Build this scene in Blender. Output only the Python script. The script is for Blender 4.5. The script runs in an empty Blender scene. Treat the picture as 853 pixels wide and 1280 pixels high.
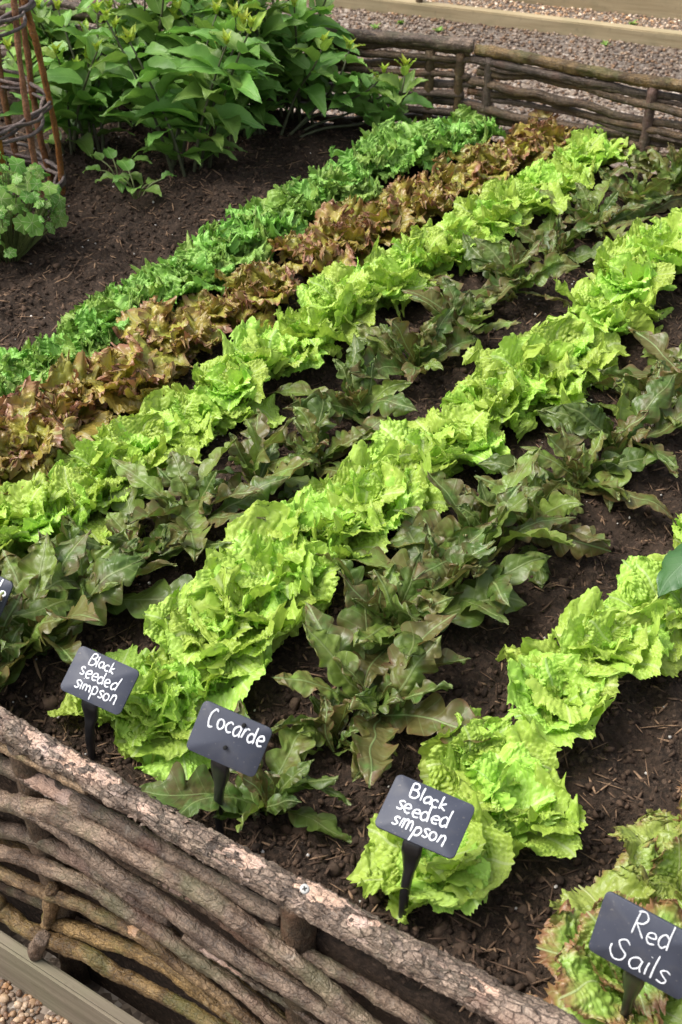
import bpy, math, random
import numpy as np
from mathutils import Vector, Matrix

# ------------------------------------------------------------------ camera, sky, sun, exposure
SC = bpy.context.scene
COL = SC.collection
F_PX, CX, CY, CAM_H, PITCH = 1600.0, 426.5, 640.0, 1.15, math.radians(38.2)

cam_d = bpy.data.cameras.new('camera')
cam = bpy.data.objects.new('camera', cam_d)
COL.objects.link(cam)
cam_d.sensor_fit = 'VERTICAL'
cam_d.sensor_height = 36.0
cam_d.lens = F_PX / 1280.0 * 36.0
cam_d.clip_start = 0.02
cam_d.clip_end = 2000.0
cam_d.dof.use_dof = True
cam_d.dof.focus_distance = 1.75
cam_d.dof.aperture_fstop = 13.0
cam.location = (0, 0, CAM_H)
cam.rotation_euler = (math.pi / 2 - PITCH, 0, 0)
SC.camera = cam

SUN_EL, SUN_AZ = math.radians(57), math.radians(-88)      # azimuth from +Y towards +X
sun_dir = Vector((math.sin(SUN_AZ) * math.cos(SUN_EL), math.cos(SUN_AZ) * math.cos(SUN_EL), math.sin(SUN_EL)))
world = bpy.data.worlds.new('World')
SC.world = world
world.use_nodes = True
wn = world.node_tree
bg = wn.nodes['Background']
sky = wn.nodes.new('ShaderNodeTexSky')
sky.sky_type = 'NISHITA'
sky.sun_disc = False
sky.sun_elevation = SUN_EL
sky.sun_rotation = SUN_AZ
sky.air_density = 1.0
sky.dust_density = 5.0
sky.ozone_density = 1.0
hs_ = wn.nodes.new('ShaderNodeHueSaturation')                # thin cloud: a paler, less blue sky
hs_.inputs['Saturation'].default_value = 0.40
wn.links.new(sky.outputs[0], hs_.inputs['Color'])
wn.links.new(hs_.outputs[0], bg.inputs[0])
bg.inputs[1].default_value = 0.14
sun_d = bpy.data.lights.new('sun', 'SUN')
sun_d.energy = 2.1
sun_d.angle = math.radians(32)
sun_d.color = (1.0, 0.955, 0.88)
sun = bpy.data.objects.new('sun', sun_d)
COL.objects.link(sun)
sun.rotation_euler = sun_dir.to_track_quat('Z', 'Y').to_euler()
SC.view_settings.view_transform = 'Standard'
SC.view_settings.look = 'None'
SC.view_settings.exposure = 0.82
SC.view_settings.gamma = 1.0
SC.view_settings.use_curve_mapping = False

rng = np.random.default_rng(7)
R = random.Random(11)

# ------------------------------------------------------------------ geometry of the place
CP, SP = math.cos(PITCH), math.sin(PITCH)

def ray(px, py):
    a, b = (px - CX) / F_PX, -(py - CY) / F_PX
    return np.array([a, CP + b * SP, -SP + b * CP])

def on_z(px, py, z=0.0):
    d = ray(px, py)
    t = (z - CAM_H) / d[2]
    return np.array([0, 0, CAM_H]) + d * t

def on_plane(px, py, p, n):
    d = ray(px, py)
    c = np.array([0, 0, CAM_H])
    return c + d * (np.dot(p - c, n) / np.dot(d, n))

RAIL_Z = 0.075
fa, fb = on_z(0, 905, RAIL_Z), on_z(640, 1262, RAIL_Z)
fdir = fb - fa
fdir /= np.linalg.norm(fdir)
fout = np.array([fdir[1], -fdir[0], 0.0])
if fout[1] > 0:
    fout = -fout                                          # towards the viewer, out of the bed

def front_y(x):
    return fa[1] + (x - fa[0]) * fdir[1] / fdir[0]

# back fence: the corner and its two runs
bc = on_z(578, 160, 0.0)
d_ = ray(592, 58)
BACK_H = CAM_H + d_[2] * (bc[1] / d_[1])
c_top = on_z(593, 60, BACK_H)
l_top = on_z(45, 13, BACK_H)
r_top = on_z(853, 107, BACK_H)
ldir = (l_top - c_top) / np.linalg.norm(l_top - c_top)
rdir = (r_top - c_top) / np.linalg.norm(r_top - c_top)

def back_y(x):
    x = np.asarray(x, float)
    yl = c_top[1] + (x - c_top[0]) * ldir[1] / ldir[0]
    yr = c_top[1] + (x - c_top[0]) * rdir[1] / rdir[0]
    return np.where(x < c_top[0], yl, yr)

board_in = on_plane(0, 1161, fa + fout * 0.035, fout)
board_arris = on_z(0, 1181, board_in[2])
g_ = on_plane(0, 1220, board_arris, fout)
GROUND_Z = float(g_[2])
BOARD_TOP = float(board_in[2])
print('GROUND_Z', GROUND_Z, 'BOARD', BOARD_TOP, 'BACK_H', BACK_H, 'corner', c_top, 'fdir', fdir)

# ------------------------------------------------------------------ noise
def _h(i, j, k, seed):
    i = i.astype(np.int64).astype(np.uint32); j = j.astype(np.int64).astype(np.uint32); k = k.astype(np.int64).astype(np.uint32)
    h = i * np.uint32(374761393) + j * np.uint32(668265263) + k * np.uint32(2147483647) + np.uint32((seed * 974711) & 0xffffffff)
    h = (h ^ (h >> np.uint32(13))) * np.uint32(1274126177)
    h = (h ^ (h >> np.uint32(16))) * np.uint32(2246822519)
    h = h ^ (h >> np.uint32(13))
    return h.astype(np.float64) / 4294967295.0

def vnoise(P, freq, seed=0):
    """smooth value noise in -1..1 at the points P (N,3)"""
    Q = np.asarray(P, float) * freq
    I = np.floor(Q)
    f = Q - I
    f = f * f * (3 - 2 * f)
    r = 0
    for dx in (0, 1):
        wx = f[:, 0] if dx else 1 - f[:, 0]
        for dy in (0, 1):
            wy = f[:, 1] if dy else 1 - f[:, 1]
            for dz in (0, 1):
                wz = f[:, 2] if dz else 1 - f[:, 2]
                r = r + wx * wy * wz * _h(I[:, 0] + dx, I[:, 1] + dy, I[:, 2] + dz, seed)
    return r * 2 - 1

def fbm(P, freq, octs=4, seed=0, gain=0.5):
    r, a = 0, 1.0
    for o in range(octs):
        r = r + a * vnoise(P, freq * 2.03 ** o, seed + o * 17)
        a *= gain
    return r

def worley(x, y, seed=0):
    ix, iy = np.floor(x), np.floor(y)
    f1 = np.full(x.shape, 9.0); f2 = np.full(x.shape, 9.0)
    z = np.zeros_like(ix)
    for dx in (-1, 0, 1):
        for dy in (-1, 0, 1):
            cx, cy = ix + dx, iy + dy
            px = cx + 0.15 + 0.7 * _h(cx, cy, z, seed)
            py = cy + 0.15 + 0.7 * _h(cx, cy, z + 1, seed)
            d = np.hypot(px - x, py - y)
            n1 = np.minimum(f1, d)
            f2 = np.minimum(np.maximum(f1, d), f2)
            f1 = n1
    return f1, f2

# ------------------------------------------------------------------ mesh helpers
def mesh_from(name, V, Fc, mat=None, smooth=True, attrs=None, uv=None, colors=None):
    V = np.asarray(V, np.float32); Fc = np.asarray(Fc, np.int32)
    k = Fc.shape[1]
    me = bpy.data.meshes.new(name)
    me.vertices.add(len(V)); me.vertices.foreach_set('co', V.ravel())
    me.loops.add(Fc.size); me.loops.foreach_set('vertex_index', Fc.ravel())
    me.polygons.add(len(Fc))
    me.polygons.foreach_set('loop_start', np.arange(0, Fc.size, k, dtype=np.int32))
    me.polygons.foreach_set('loop_total', np.full(len(Fc), k, dtype=np.int32))
    if smooth:
        me.polygons.foreach_set('use_smooth', np.ones(len(Fc), dtype=bool))
    if uv is not None:
        l = me.uv_layers.new(name='UVMap')
        l.data.foreach_set('uv', np.asarray(uv, np.float32)[Fc.ravel()].ravel())
    for n, a in (attrs or {}).items():
        at = me.attributes.new(n, 'FLOAT', 'POINT')
        at.data.foreach_set('value', np.asarray(a, np.float32))
    if colors is not None:
        at = me.attributes.new('tint', 'FLOAT_COLOR', 'POINT')
        c4 = np.ones((len(V), 4), np.float32); c4[:, :3] = colors
        at.data.foreach_set('color', c4.ravel())
    me.update(calc_edges=True)
    me.validate()
    if mat:
        me.materials.append(mat)
    return me

def link(name, me, parent=None, loc=None):
    o = bpy.data.objects.new(name, me)
    COL.objects.link(o)
    if parent is not None:
        o.parent = parent
    if loc is not None:
        o.location = loc
    return o

def tag(o, label=None, cat=None, group=None, kind=None):
    if label: o['label'] = label
    if cat: o['category'] = cat
    if group: o['group'] = group
    if kind: o['kind'] = kind
    return o

def empty(name, loc=(0, 0, 0)):
    o = bpy.data.objects.new(name, None)
    o.empty_display_size = 0.05
    COL.objects.link(o)
    o.location = loc
    return o

class Acc:
    """collects pieces with the same attributes into one mesh"""
    def __init__(self): self.V, self.F, self.A, self.UV, self.C, self.n = [], [], {}, [], [], 0
    def add(self, V, Fc, uv=None, colors=None, **attrs):
        self.V.append(V); self.F.append(np.asarray(Fc) + self.n); self.n += len(V)
        if uv is not None: self.UV.append(uv)
        if colors is not None: self.C.append(colors)
        for k, a in attrs.items():
            self.A.setdefault(k, []).append(np.broadcast_to(a, (len(V),)))
    def mesh(self, name, mat, smooth=True):
        return mesh_from(name, np.concatenate(self.V), np.concatenate(self.F), mat, smooth,
                         {k: np.concatenate(a) for k, a in self.A.items()},
                         np.concatenate(self.UV) if self.UV else None,
                         np.concatenate(self.C) if self.C else None)

def grid_faces(nu, nv, wrap=False):
    i = np.arange(nu - 1)[:, None]
    m = nv if wrap else nv - 1
    j = np.arange(m)[None, :]
    j2 = (j + 1) % nv
    a = i * nv + j
    return np.stack([a, i * nv + j2, (i + 1) * nv + j2, (i + 1) * nv + j], -1).reshape(-1, 4)

def catmull(P, step):
    P = np.asarray(P, float)
    P = np.vstack([2 * P[0] - P[1], P, 2 * P[-1] - P[-2]])
    out = []
    for i in range(1, len(P) - 2):
        n = max(2, int(np.linalg.norm((P[i + 1] - P[i])[:3]) / step))
        t = np.linspace(0, 1, n, endpoint=False)[:, None]
        p0, p1, p2, p3 = P[i - 1], P[i], P[i + 1], P[i + 2]
        out.append(0.5 * ((2 * p1) + (-p0 + p2) * t + (2 * p0 - 5 * p1 + 4 * p2 - p3) * t ** 2 + (-p0 + 3 * p1 - 3 * p2 + p3) * t ** 3))
    out.append(P[-2][None])
    return np.concatenate(out)

def frames(P):
    T = np.gradient(P, axis=0)
    T /= np.linalg.norm(T, axis=1)[:, None] + 1e-12
    n = np.cross(T[0], [0, 0, 1.0])
    if np.linalg.norm(n) < 0.1: n = np.cross(T[0], [1.0, 0, 0])
    n /= np.linalg.norm(n)
    N = np.empty_like(P)
    for i in range(len(P)):
        n = n - T[i] * np.dot(n, T[i]); n /= np.linalg.norm(n)
        N[i] = n
    return T, N, np.cross(T, N)

def tube(P, rad, nseg=10, disp=None, cap=True):
    """P (N,3) path, rad scalar or (N,), disp(points, s, theta)->radial offset. returns V, F, uv"""
    T, N, B = frames(P)
    rad = np.broadcast_to(np.asarray(rad, float), (len(P),))
    th = np.linspace(0, 2 * np.pi, nseg, endpoint=False)
    D = N[:, None, :] * np.cos(th)[None, :, None] + B[:, None, :] * np.sin(th)[None, :, None]
    V = P[:, None, :] + D * rad[:, None, None]
    s = np.concatenate([[0], np.cumsum(np.linalg.norm(np.diff(P, axis=0), axis=1))])
    S = np.repeat(s[:, None], nseg, 1); TH = np.repeat(th[None], len(P), 0)
    if disp is not None:
        off = disp(V.reshape(-1, 3), S.ravel(), TH.ravel()).reshape(len(P), nseg)
        V = V + D * off[..., None]
    Vf = V.reshape(-1, 3); Fq = grid_faces(len(P), nseg, True)
    uv = np.stack([S.ravel(), (TH * rad[:, None]).ravel()], -1)
    if cap:
        for end, c in ((0, P[0]), (len(P) - 1, P[-1])):
            ring = np.arange(nseg) + end * nseg
            k = len(Vf)
            inner = Vf[ring] * 0.45 + c * 0.55
            Vf = np.vstack([Vf, inner, c[None]])
            uv = np.vstack([uv, uv[ring], uv[ring[:1]]])
            r2 = np.roll(np.arange(nseg), -1)
            q1 = np.stack([ring, ring[r2], k + r2, k + np.arange(nseg)], -1)
            q2 = np.stack([k + np.arange(nseg), k + r2, np.full(nseg, k + nseg), np.full(nseg, k + nseg)], -1)
            # fan made of quads: two ring steps per quad
            ev = np.arange(0, nseg - 1, 2)
            q2 = np.stack([k + ev, k + (ev + 1) % nseg, k + (ev + 2) % nseg, np.full(len(ev), k + nseg)], -1)
            if end == 0: q1 = q1[:, ::-1]; q2 = q2[:, ::-1]
            else: pass
            Fq = np.vstack([Fq, q1, q2])
    return Vf, Fq, uv

# ------------------------------------------------------------------ material helpers
class NT:
    def __init__(self, name):
        self.m = bpy.data.materials.new(name)
        self.m.use_nodes = True
        self.t = self.m.node_tree
        self.t.nodes.clear()
        self.out = self.t.nodes.new('ShaderNodeOutputMaterial')
    def n(self, typ, ins=None, **props):
        nd = self.t.nodes.new('ShaderNode' + typ)
        for k, v in props.items(): setattr(nd, k, v)
        for k, v in (ins or {}).items():
            s = nd.inputs[k]
            if isinstance(v, bpy.types.NodeSocket): self.t.links.new(v, s)
            elif isinstance(v, (tuple, list)) and len(v) == 3 and s.type == 'RGBA': s.default_value = (*v, 1)
            else: s.default_value = v
        return nd
    def math(self, op, a, b=0.0, c=None, clamp=False):
        ins = {0: a, 1: b}
        if c is not None: ins[2] = c
        return self.n('Math', ins, operation=op, use_clamp=clamp).outputs[0]
    def mix(self, f, a, b, mode='MIX'):
        nd = self.n('Mix', None, data_type='RGBA', blend_type=mode)
        for i, v in ((0, f), (6, a), (7, b)):
            s = nd.inputs[i]
            if isinstance(v, bpy.types.NodeSocket): self.t.links.new(v, s)
            elif isinstance(v, (tuple, list)): s.default_value = (*v[:3], 1)
            else: s.default_value = v
        return nd.outputs[2]
    def ramp(self, v, a, b, lo=0.0, hi=1.0):
        return self.n('MapRange', {0: v, 1: a, 2: b, 3: lo, 4: hi}, interpolation_type='SMOOTHSTEP').outputs[0]
    def noise(self, vec, scale, detail=3.0, rough=0.55, dist=0.0):
        ins = {'Scale': scale, 'Detail': detail, 'Roughness': rough, 'Distortion': dist}
        if vec is not None: ins['Vector'] = vec
        return self.n('TexNoise', ins).outputs[0]
    def attr(self, name): return self.n('Attribute', attribute_name=name)
    def obj(self): return self.n('TexCoord').outputs['Object']
    def rnd(self): return self.n('ObjectInfo').outputs['Random']
    def mapping(self, vec, scale=(1, 1, 1), rot=(0, 0, 0)):
        return self.n('Mapping', {'Vector': vec, 'Scale': scale, 'Rotation': rot}).outputs[0]
    def bump(self, h, strength, dist, normal=None):
        ins = {'Height': h, 'Strength': strength, 'Distance': dist}
        if normal is not None: ins['Normal'] = normal
        return self.n('Bump', ins).outputs[0]
    def finish(self, shader):
        self.t.links.new(shader, self.out.inputs[0]); return self.m

def simple_mat(name, col, rough=0.6, spec=0.5, bump=0.0, bscale=60, var=0.25):
    k = NT(name)
    v = k.noise(k.obj(), bscale, 4)
    c = k.mix(k.ramp(v, 0.3, 0.7), tuple(x * (1 - var) for x in col), tuple(x * (1 + var) for x in col))
    ins = {'Base Color': c, 'Roughness': rough, 'Specular IOR Level': spec}
    if bump: ins['Normal'] = k.bump(v, bump, 0.003)
    return k.finish(k.n('BsdfPrincipled', ins).outputs[0])

def leaf_mat(name, a, b, rib, edge_col=None, edge_lo=0.3, edge_hi=0.9, blotch=None, blotch_amt=0.0, rough=0.38, spec=0.5,
             trans=0.3, blister=0.0, vein_sp=0.012, rib_w=0.0016, vein_amt=0.35, young=None, trans_col=None, patch_scale=18.0, leafy=None):
    k = NT(name)
    o = k.obj()
    n1 = k.noise(o, patch_scale, 3)
    c = k.mix(k.ramp(n1, 0.3, 0.7), a, b)
    rnd = k.attr('rnd').outputs['Fac']
    if leafy is not None:
        c = k.mix(k.ramp(k.math('FRACT', k.math('MULTIPLY', rnd, 5.7)), 0.45, 0.85), c, leafy)
    if blotch is not None:
        nb = k.noise(o, 30.0, 4, 0.6)
        f = k.math('MULTIPLY', k.ramp(k.math('ADD', nb, k.math('MULTIPLY', rnd, 0.35)), 0.55, 0.85), blotch_amt)
        c = k.mix(f, c, blotch)
    if edge_col is not None:
        e = k.attr('edge').outputs['Fac']
        e2 = k.math('ADD', e, k.math('MULTIPLY', k.math('SUBTRACT', k.noise(o, 38.0, 3), 0.5), 0.9))
        e2 = k.math('ADD', e2, k.math('MULTIPLY', k.math('SUBTRACT', rnd, 0.5), 0.4))
        c = k.mix(k.ramp(e2, edge_lo, edge_hi), c, edge_col)
    uv = k.n('UVMap').outputs[0]
    sx = k.n('SeparateXYZ', {0: uv})
    s = k.math('ABSOLUTE', sx.outputs[1])
    mid = k.ramp(s, rib_w, rib_w * 0.4)
    ph = k.math('DIVIDE', k.math('SUBTRACT', sx.outputs[0], k.math('MULTIPLY', s, 0.75)), vein_sp)
    fr = k.math('ABSOLUTE', k.math('SUBTRACT', k.math('FRACT', ph), 0.5))
    lat = k.math('MULTIPLY', k.ramp(fr, 0.075, 0.0), vein_amt)
    vein = k.math('MAXIMUM', mid, lat)
    c = k.mix(k.math('MULTIPLY', vein, 0.75), c, rib)
    if young is not None:
        c = k.mix(k.attr('young').outputs['Fac'], c, young)
    hv = k.n('HueSaturation', {'Hue': k.ramp(rnd, 0, 1, 0.485, 0.515), 'Saturation': 1.0,
                               'Value': k.ramp(rnd, 0, 1, 0.82, 1.16), 'Color': c}).outputs[0]
    fine = k.noise(o, 420.0, 2)
    h = k.math('ADD', k.math('MULTIPLY', fine, 0.25), k.math('MULTIPLY', vein, -0.6))
    if blister:
        vo = k.n('TexVoronoi', {'Vector': o, 'Scale': 170.0, 'Smoothness': 0.6}, feature='SMOOTH_F1').outputs[0]
        h = k.math('ADD', h, k.math('MULTIPLY', vo, -blister))
    nrm = k.bump(h, 0.5, 0.0016)
    rv = k.ramp(k.noise(o, 55.0, 3), 0.3, 0.7, max(0.05, rough - 0.10), rough + 0.10)
    pr = k.n('BsdfPrincipled', {'Base Color': hv, 'Roughness': rv, 'Specular IOR Level': spec, 'Normal': nrm}).outputs[0]
    tc = k.mix(1.0, hv, trans_col or (0.96, 1.0, 0.70), 'MULTIPLY')
    tr = k.n('BsdfTranslucent', {'Color': tc, 'Normal': nrm}).outputs[0]
    return k.finish(k.n('MixShader', {0: trans, 1: pr, 2: tr}).outputs[0])

M = {}
M['lime'] = leaf_mat('lime_lettuce_leaf', (0.385, 0.585, 0.085), (0.475, 0.66, 0.12), (0.58, 0.72, 0.30), rib_w=0.0024, rough=0.42, spec=0.38, trans=0.36,
                     blister=0.7, vein_amt=0.25, vein_sp=0.016)
M['curly'] = leaf_mat('curly_green_leaf', (0.23, 0.43, 0.075), (0.33, 0.54, 0.12), (0.36, 0.54, 0.15), rough=0.45, spec=0.4, trans=0.28,
                      blister=0.4, vein_amt=0.2)
M['red'] = leaf_mat('red_lettuce_leaf', (0.34, 0.30, 0.05), (0.44, 0.37, 0.07), (0.38, 0.36, 0.14), edge_col=(0.28, 0.115, 0.078), edge_lo=0.58, edge_hi=1.2,
                    leafy=(0.36, 0.38, 0.06), rough=0.37, spec=0.5, trans=0.27, blister=0.5, trans_col=(1, 0.85, 0.6), vein_amt=0.2)
M['oak'] = leaf_mat('bronze_oakleaf_leaf', (0.075, 0.150, 0.028), (0.125, 0.200, 0.038), (0.27, 0.35, 0.13), edge_col=(0.135, 0.066, 0.034), edge_lo=0.80, edge_hi=1.4, leafy=(0.20, 0.30, 0.055),
                    blotch=(0.125, 0.060, 0.032), blotch_amt=0.65, rough=0.40, spec=0.45, trans=0.34, blister=0.2, rib_w=0.0013, vein_amt=0.3, vein_sp=0.017)
M['sails'] = leaf_mat('bronze_edged_leaf', (0.24, 0.36, 0.06), (0.32, 0.42, 0.08), (0.46, 0.52, 0.24), edge_col=(0.25, 0.115, 0.06), edge_lo=0.62, edge_hi=1.15,
                      rough=0.38, spec=0.5, trans=0.25, blister=0.5, vein_amt=0.3, vein_sp=0.015)
M['shrub'] = leaf_mat('shrub_leaf', (0.145, 0.29, 0.055), (0.205, 0.365, 0.075), (0.28, 0.44, 0.13), rough=0.45, spec=0.42, trans=0.36, rib_w=0.0012,
                      vein_sp=0.010, vein_amt=0.35, young=(0.42, 0.52, 0.06))
M['nast'] = leaf_mat('round_leaf', (0.12, 0.27, 0.04), (0.18, 0.35, 0.06), (0.50, 0.60, 0.28), rough=0.5, spec=0.35, trans=0.3, rib_w=0.0006, vein_amt=0.0)
M['stem'] = simple_mat('green_stem', (0.13, 0.16, 0.05), 0.5, var=0.3)
M['dark_stem'] = simple_mat('dark_stem', (0.07, 0.075, 0.035), 0.55, var=0.3)

def soil_mat():
    k = NT('soil')
    o = k.obj()
    n1 = k.noise(o, 9, 4); n2 = k.noise(o, 160, 5, 0.65); n3 = k.noise(o, 520, 3, 0.6)
    c = k.mix(k.ramp(n2, 0.35, 0.7), (0.017, 0.011, 0.007), (0.060, 0.038, 0.025))
    c = k.mix(k.math('MULTIPLY', k.ramp(n1, 0.4, 0.7), 0.5), c, (0.055, 0.036, 0.025))
    vo = k.n('TexVoronoi', {'Vector': o, 'Scale': 210.0}, feature='F1')
    spk = k.ramp(k.n('SeparateColor', {0: vo.outputs['Color']}).outputs[0], 0.93, 0.97)
    c = k.mix(k.math('MULTIPLY', spk, 0.5), c, (0.15, 0.10, 0.07))
    h = k.math('ADD', n2, k.math('MULTIPLY', n3, 0.5))
    return k.finish(k.n('BsdfPrincipled', {'Base Color': c, 'Roughness': 0.85, 'Specular IOR Level': 0.25, 'Normal': k.bump(h, 0.9, 0.006)}).outputs[0])
M['soil'] = soil_mat()

def tint_mat(name, rough=0.8, spec=0.3, bscale=300):
    k = NT(name)
    c = k.attr('tint').outputs['Color']
    v = k.noise(k.obj(), bscale, 3)
    c = k.mix(1.0, c, k.mix(v, (0.6, 0.6, 0.6), (1.3, 1.3, 1.3)), 'MULTIPLY')
    return k.finish(k.n('BsdfPrincipled', {'Base Color': c, 'Roughness': rough, 'Specular IOR Level': spec, 'Normal': k.bump(v, 0.4, 0.002)}).outputs[0])
M['crumb'] = tint_mat('soil_crumb', 0.85, 0.25)
M['pebble'] = tint_mat('pebble', 0.55, 0.4, 220)

def gravel_mat():
    k = NT('gravel')
    o = k.obj()
    vo = k.n('TexVoronoi', {'Vector': o, 'Scale': 85.0}, feature='F1')
    cr = k.n('SeparateColor', {0: vo.outputs['Color']})
    c = k.mix(cr.outputs[0], (0.09, 0.062, 0.045), (0.26, 0.205, 0.155))
    c = k.mix(k.ramp(cr.outputs[1], 0.75, 0.95), c, (0.38, 0.33, 0.28))
    c = k.mix(k.math('MULTIPLY', k.ramp(k.noise(o, 2.2, 4), 0.4, 0.65), 0.6), c, (0.065, 0.05, 0.04))
    return k.finish(k.n('BsdfPrincipled', {'Base Color': c, 'Roughness': 0.75, 'Normal': k.bump(k.math('MULTIPLY', vo.outputs[0], -1.0), 0.8, 0.008)}).outputs[0])
M['gravel'] = gravel_mat()

def bark_mat(name, a, b, dark, moss_amt=0.25, wood=(0.46, 0.30, 0.20), crack=0.22):
    k = NT(name)
    o = k.obj(); rnd = k.rnd()
    uv = k.n('UVMap').outputs[0]
    off = k.n('VectorMath', {0: o, 1: k.n('CombineXYZ', {0: k.math('MULTIPLY', rnd, 7.0), 1: k.math('MULTIPLY', rnd, 3.0)}).outputs[0]}, operation='ADD').outputs[0]
    n1 = k.noise(off, 22, 5, 0.6); n2 = k.noise(off, 95, 4, 0.65); n3 = k.noise(off, 420, 3, 0.6)
    c = k.mix(k.ramp(n1, 0.40, 0.60), a, b)
    c = k.mix(k.math('MULTIPLY', k.ramp(n2, 0.57, 0.68), 0.6), c, dark)                       # dark scabs
    n4 = k.noise(k.mapping(uv, (30, 260, 1)), 1.0, 4, 0.6)                                    # streaks along the stem
    c = k.mix(k.math('MULTIPLY', k.ramp(n4, 0.52, 0.66), 0.55), c, dark)
    ln = k.noise(k.mapping(uv, (420, 70, 1)), 1.0, 3, 0.5)                                    # lenticels round the stem
    len_m = k.ramp(ln, 0.66, 0.74)
    c = k.mix(k.math('MULTIPLY', len_m, 0.6), c, dark)
    cr = k.n('TexVoronoi', {'Vector': k.mapping(uv, (60, 150, 1)), 'Scale': 1.0, 'Randomness': 1.0}, feature='DISTANCE_TO_EDGE').outputs[0]
    crd = k.math('ADD', cr, k.math('MULTIPLY', k.math('SUBTRACT', n2, 0.5), 0.5))
    crk = k.math('MULTIPLY', k.ramp(crd, 0.09, 0.02), crack)
    c = k.mix(crk, c, tuple(x * 0.6 for x in dark))
    c = k.mix(1.0, c, k.mix(k.ramp(n3, 0.35, 0.65), (0.68, 0.66, 0.64), (1.28, 1.28, 1.28)), 'MULTIPLY')
    lich = k.ramp(k.noise(off, 60, 4, 0.7), 0.58, 0.72)
    c = k.mix(k.math('MULTIPLY', lich, 0.35), c, (0.36, 0.31, 0.24))
    ms = k.ramp(k.noise(off, 14, 4, 0.6), 0.48, 0.68)
    c = k.mix(k.math('MULTIPLY', ms, moss_amt), c, (0.10, 0.105, 0.045))
    rd = k.ramp(k.noise(off, 10, 3, 0.5), 0.58, 0.72)
    c = k.mix(k.math('MULTIPLY', rd, 0.4), c, (0.20, 0.095, 0.06))
    pl = k.attr('peel').outputs['Fac']
    pm = k.ramp(pl, 0.35, 0.65)
    wc = k.mix(k.noise(k.mapping(uv, (14, 330, 1)), 1.0, 3), tuple(x * 0.6 for x in wood), tuple(min(1, x * 1.25) for x in wood))
    wc = k.mix(k.math('MULTIPLY', k.ramp(n1, 0.4, 0.7), 0.45), wc, (0.42, 0.36, 0.34))
    wc = k.mix(k.math('MULTIPLY', k.ramp(n2, 0.52, 0.66), 0.4), wc, (0.20, 0.14, 0.11))
    c = k.mix(pm, c, wc)
    hs = k.n('HueSaturation', {'Hue': k.ramp(rnd, 0, 1, 0.49, 0.508), 'Saturation': k.ramp(rnd, 0, 1, 0.9, 1.4), 'Value': k.math('ADD', 0.8, k.math('MULTIPLY', k.math('FRACT', k.math('MULTIPLY', rnd, 7.3)), 0.4)), 'Color': c}).outputs[0]
    h = k.math('ADD', k.math('MULTIPLY', n2, -1.0), k.math('ADD', k.math('MULTIPLY', n3, 0.35), k.math('MULTIPLY', len_m, 0.5)))
    h = k.math('ADD', h, k.math('ADD', k.math('MULTIPLY', pm, -0.5), k.math('MULTIPLY', crk, -0.9)))
    return k.finish(k.n('BsdfPrincipled', {'Base Color': hs, 'Roughness': 0.55, 'Specular IOR Level': 0.45, 'Normal': k.bump(h, 0.9, 0.0050)}).outputs[0])
M['bark'] = bark_mat('bark', (0.085, 0.055, 0.033), (0.215, 0.153, 0.098), (0.030, 0.020, 0.013), 0.5)
M['bark_rail'] = bark_mat('bark_rail', (0.115, 0.082, 0.057), (0.245, 0.186, 0.136), (0.036, 0.025, 0.018), 0.15, (0.50, 0.345, 0.24), 0.6)
M['bark_dark'] = bark_mat('bark_dark', (0.062, 0.043, 0.029), (0.12, 0.085, 0.058), (0.02, 0.014, 0.010), 0.15)
M['cane'] = bark_mat('cane_bark', (0.19, 0.085, 0.03), (0.28, 0.14, 0.06), (0.09, 0.045, 0.022), 0.0)
M['willow'] = bark_mat('willow_bark', (0.11, 0.085, 0.075), (0.22, 0.175, 0.155), (0.045, 0.035, 0.032), 0.0)

def timber_mat(name, a, b, green=0.3):
    k = NT(name)
    o = k.obj()
    g = k.noise(k.mapping(o, (2.5, 60, 60)), 1.0, 5, 0.6, 0.4)
    c = k.mix(k.ramp(g, 0.3, 0.7), a, b)
    c = k.mix(k.math('MULTIPLY', k.ramp(k.noise(o, 9, 4), 0.42, 0.65), green), c, (0.14, 0.15, 0.08))
    c = k.mix(k.math('MULTIPLY', k.ramp(k.noise(o, 60, 5, 0.7), 0.55, 0.75), 0.4), c, (0.09, 0.075, 0.05))
    return k.finish(k.n('BsdfPrincipled', {'Base Color': c, 'Roughness': 0.75, 'Specular IOR Level': 0.3, 'Normal': k.bump(g, 0.5, 0.003)}).outputs[0])
M['timber'] = timber_mat('weathered_timber', (0.135, 0.112, 0.080), (0.22, 0.185, 0.134), 0.25)
M['timber_far'] = timber_mat('pale_timber', (0.30, 0.235, 0.135), (0.42, 0.34, 0.21), 0.25)

def slate_mat():
    k = NT('slate_panel')
    o = k.obj()
    n = k.noise(o, 60, 4); n2 = k.noise(o, 700, 2)
    c = k.mix(n, (0.036, 0.041, 0.060), (0.052, 0.058, 0.082))
    sp = k.ramp(k.noise(o, 240, 2, 0.5), 0.66, 0.72)
    c = k.mix(k.math('MULTIPLY', k.ramp(k.noise(o, 25, 5, 0.65), 0.5, 0.75), 0.35), c, (0.11, 0.105, 0.10))
    c = k.mix(k.math('MULTIPLY', sp, 0.5), c, (0.16, 0.15, 0.14))
    return k.finish(k.n('BsdfPrincipled', {'Base Color': c, 'Roughness': k.ramp(n, 0.3, 0.7, 0.52, 0.64), 'Specular IOR Level': 0.45, 'Normal': k.bump(n2, 0.12, 0.001)}).outputs[0])
M['slate'] = slate_mat()
M['chalk'] = simple_mat('white_ink', (0.70, 0.72, 0.76), 0.6, 0.3, var=0.2, bscale=420)
M['plastic'] = simple_mat('black_plastic', (0.012, 0.012, 0.013), 0.32, 0.5, var=0.3)
M['steel'] = simple_mat('screw_steel', (0.42, 0.42, 0.40), 0.45, 0.6, var=0.1)
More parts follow.
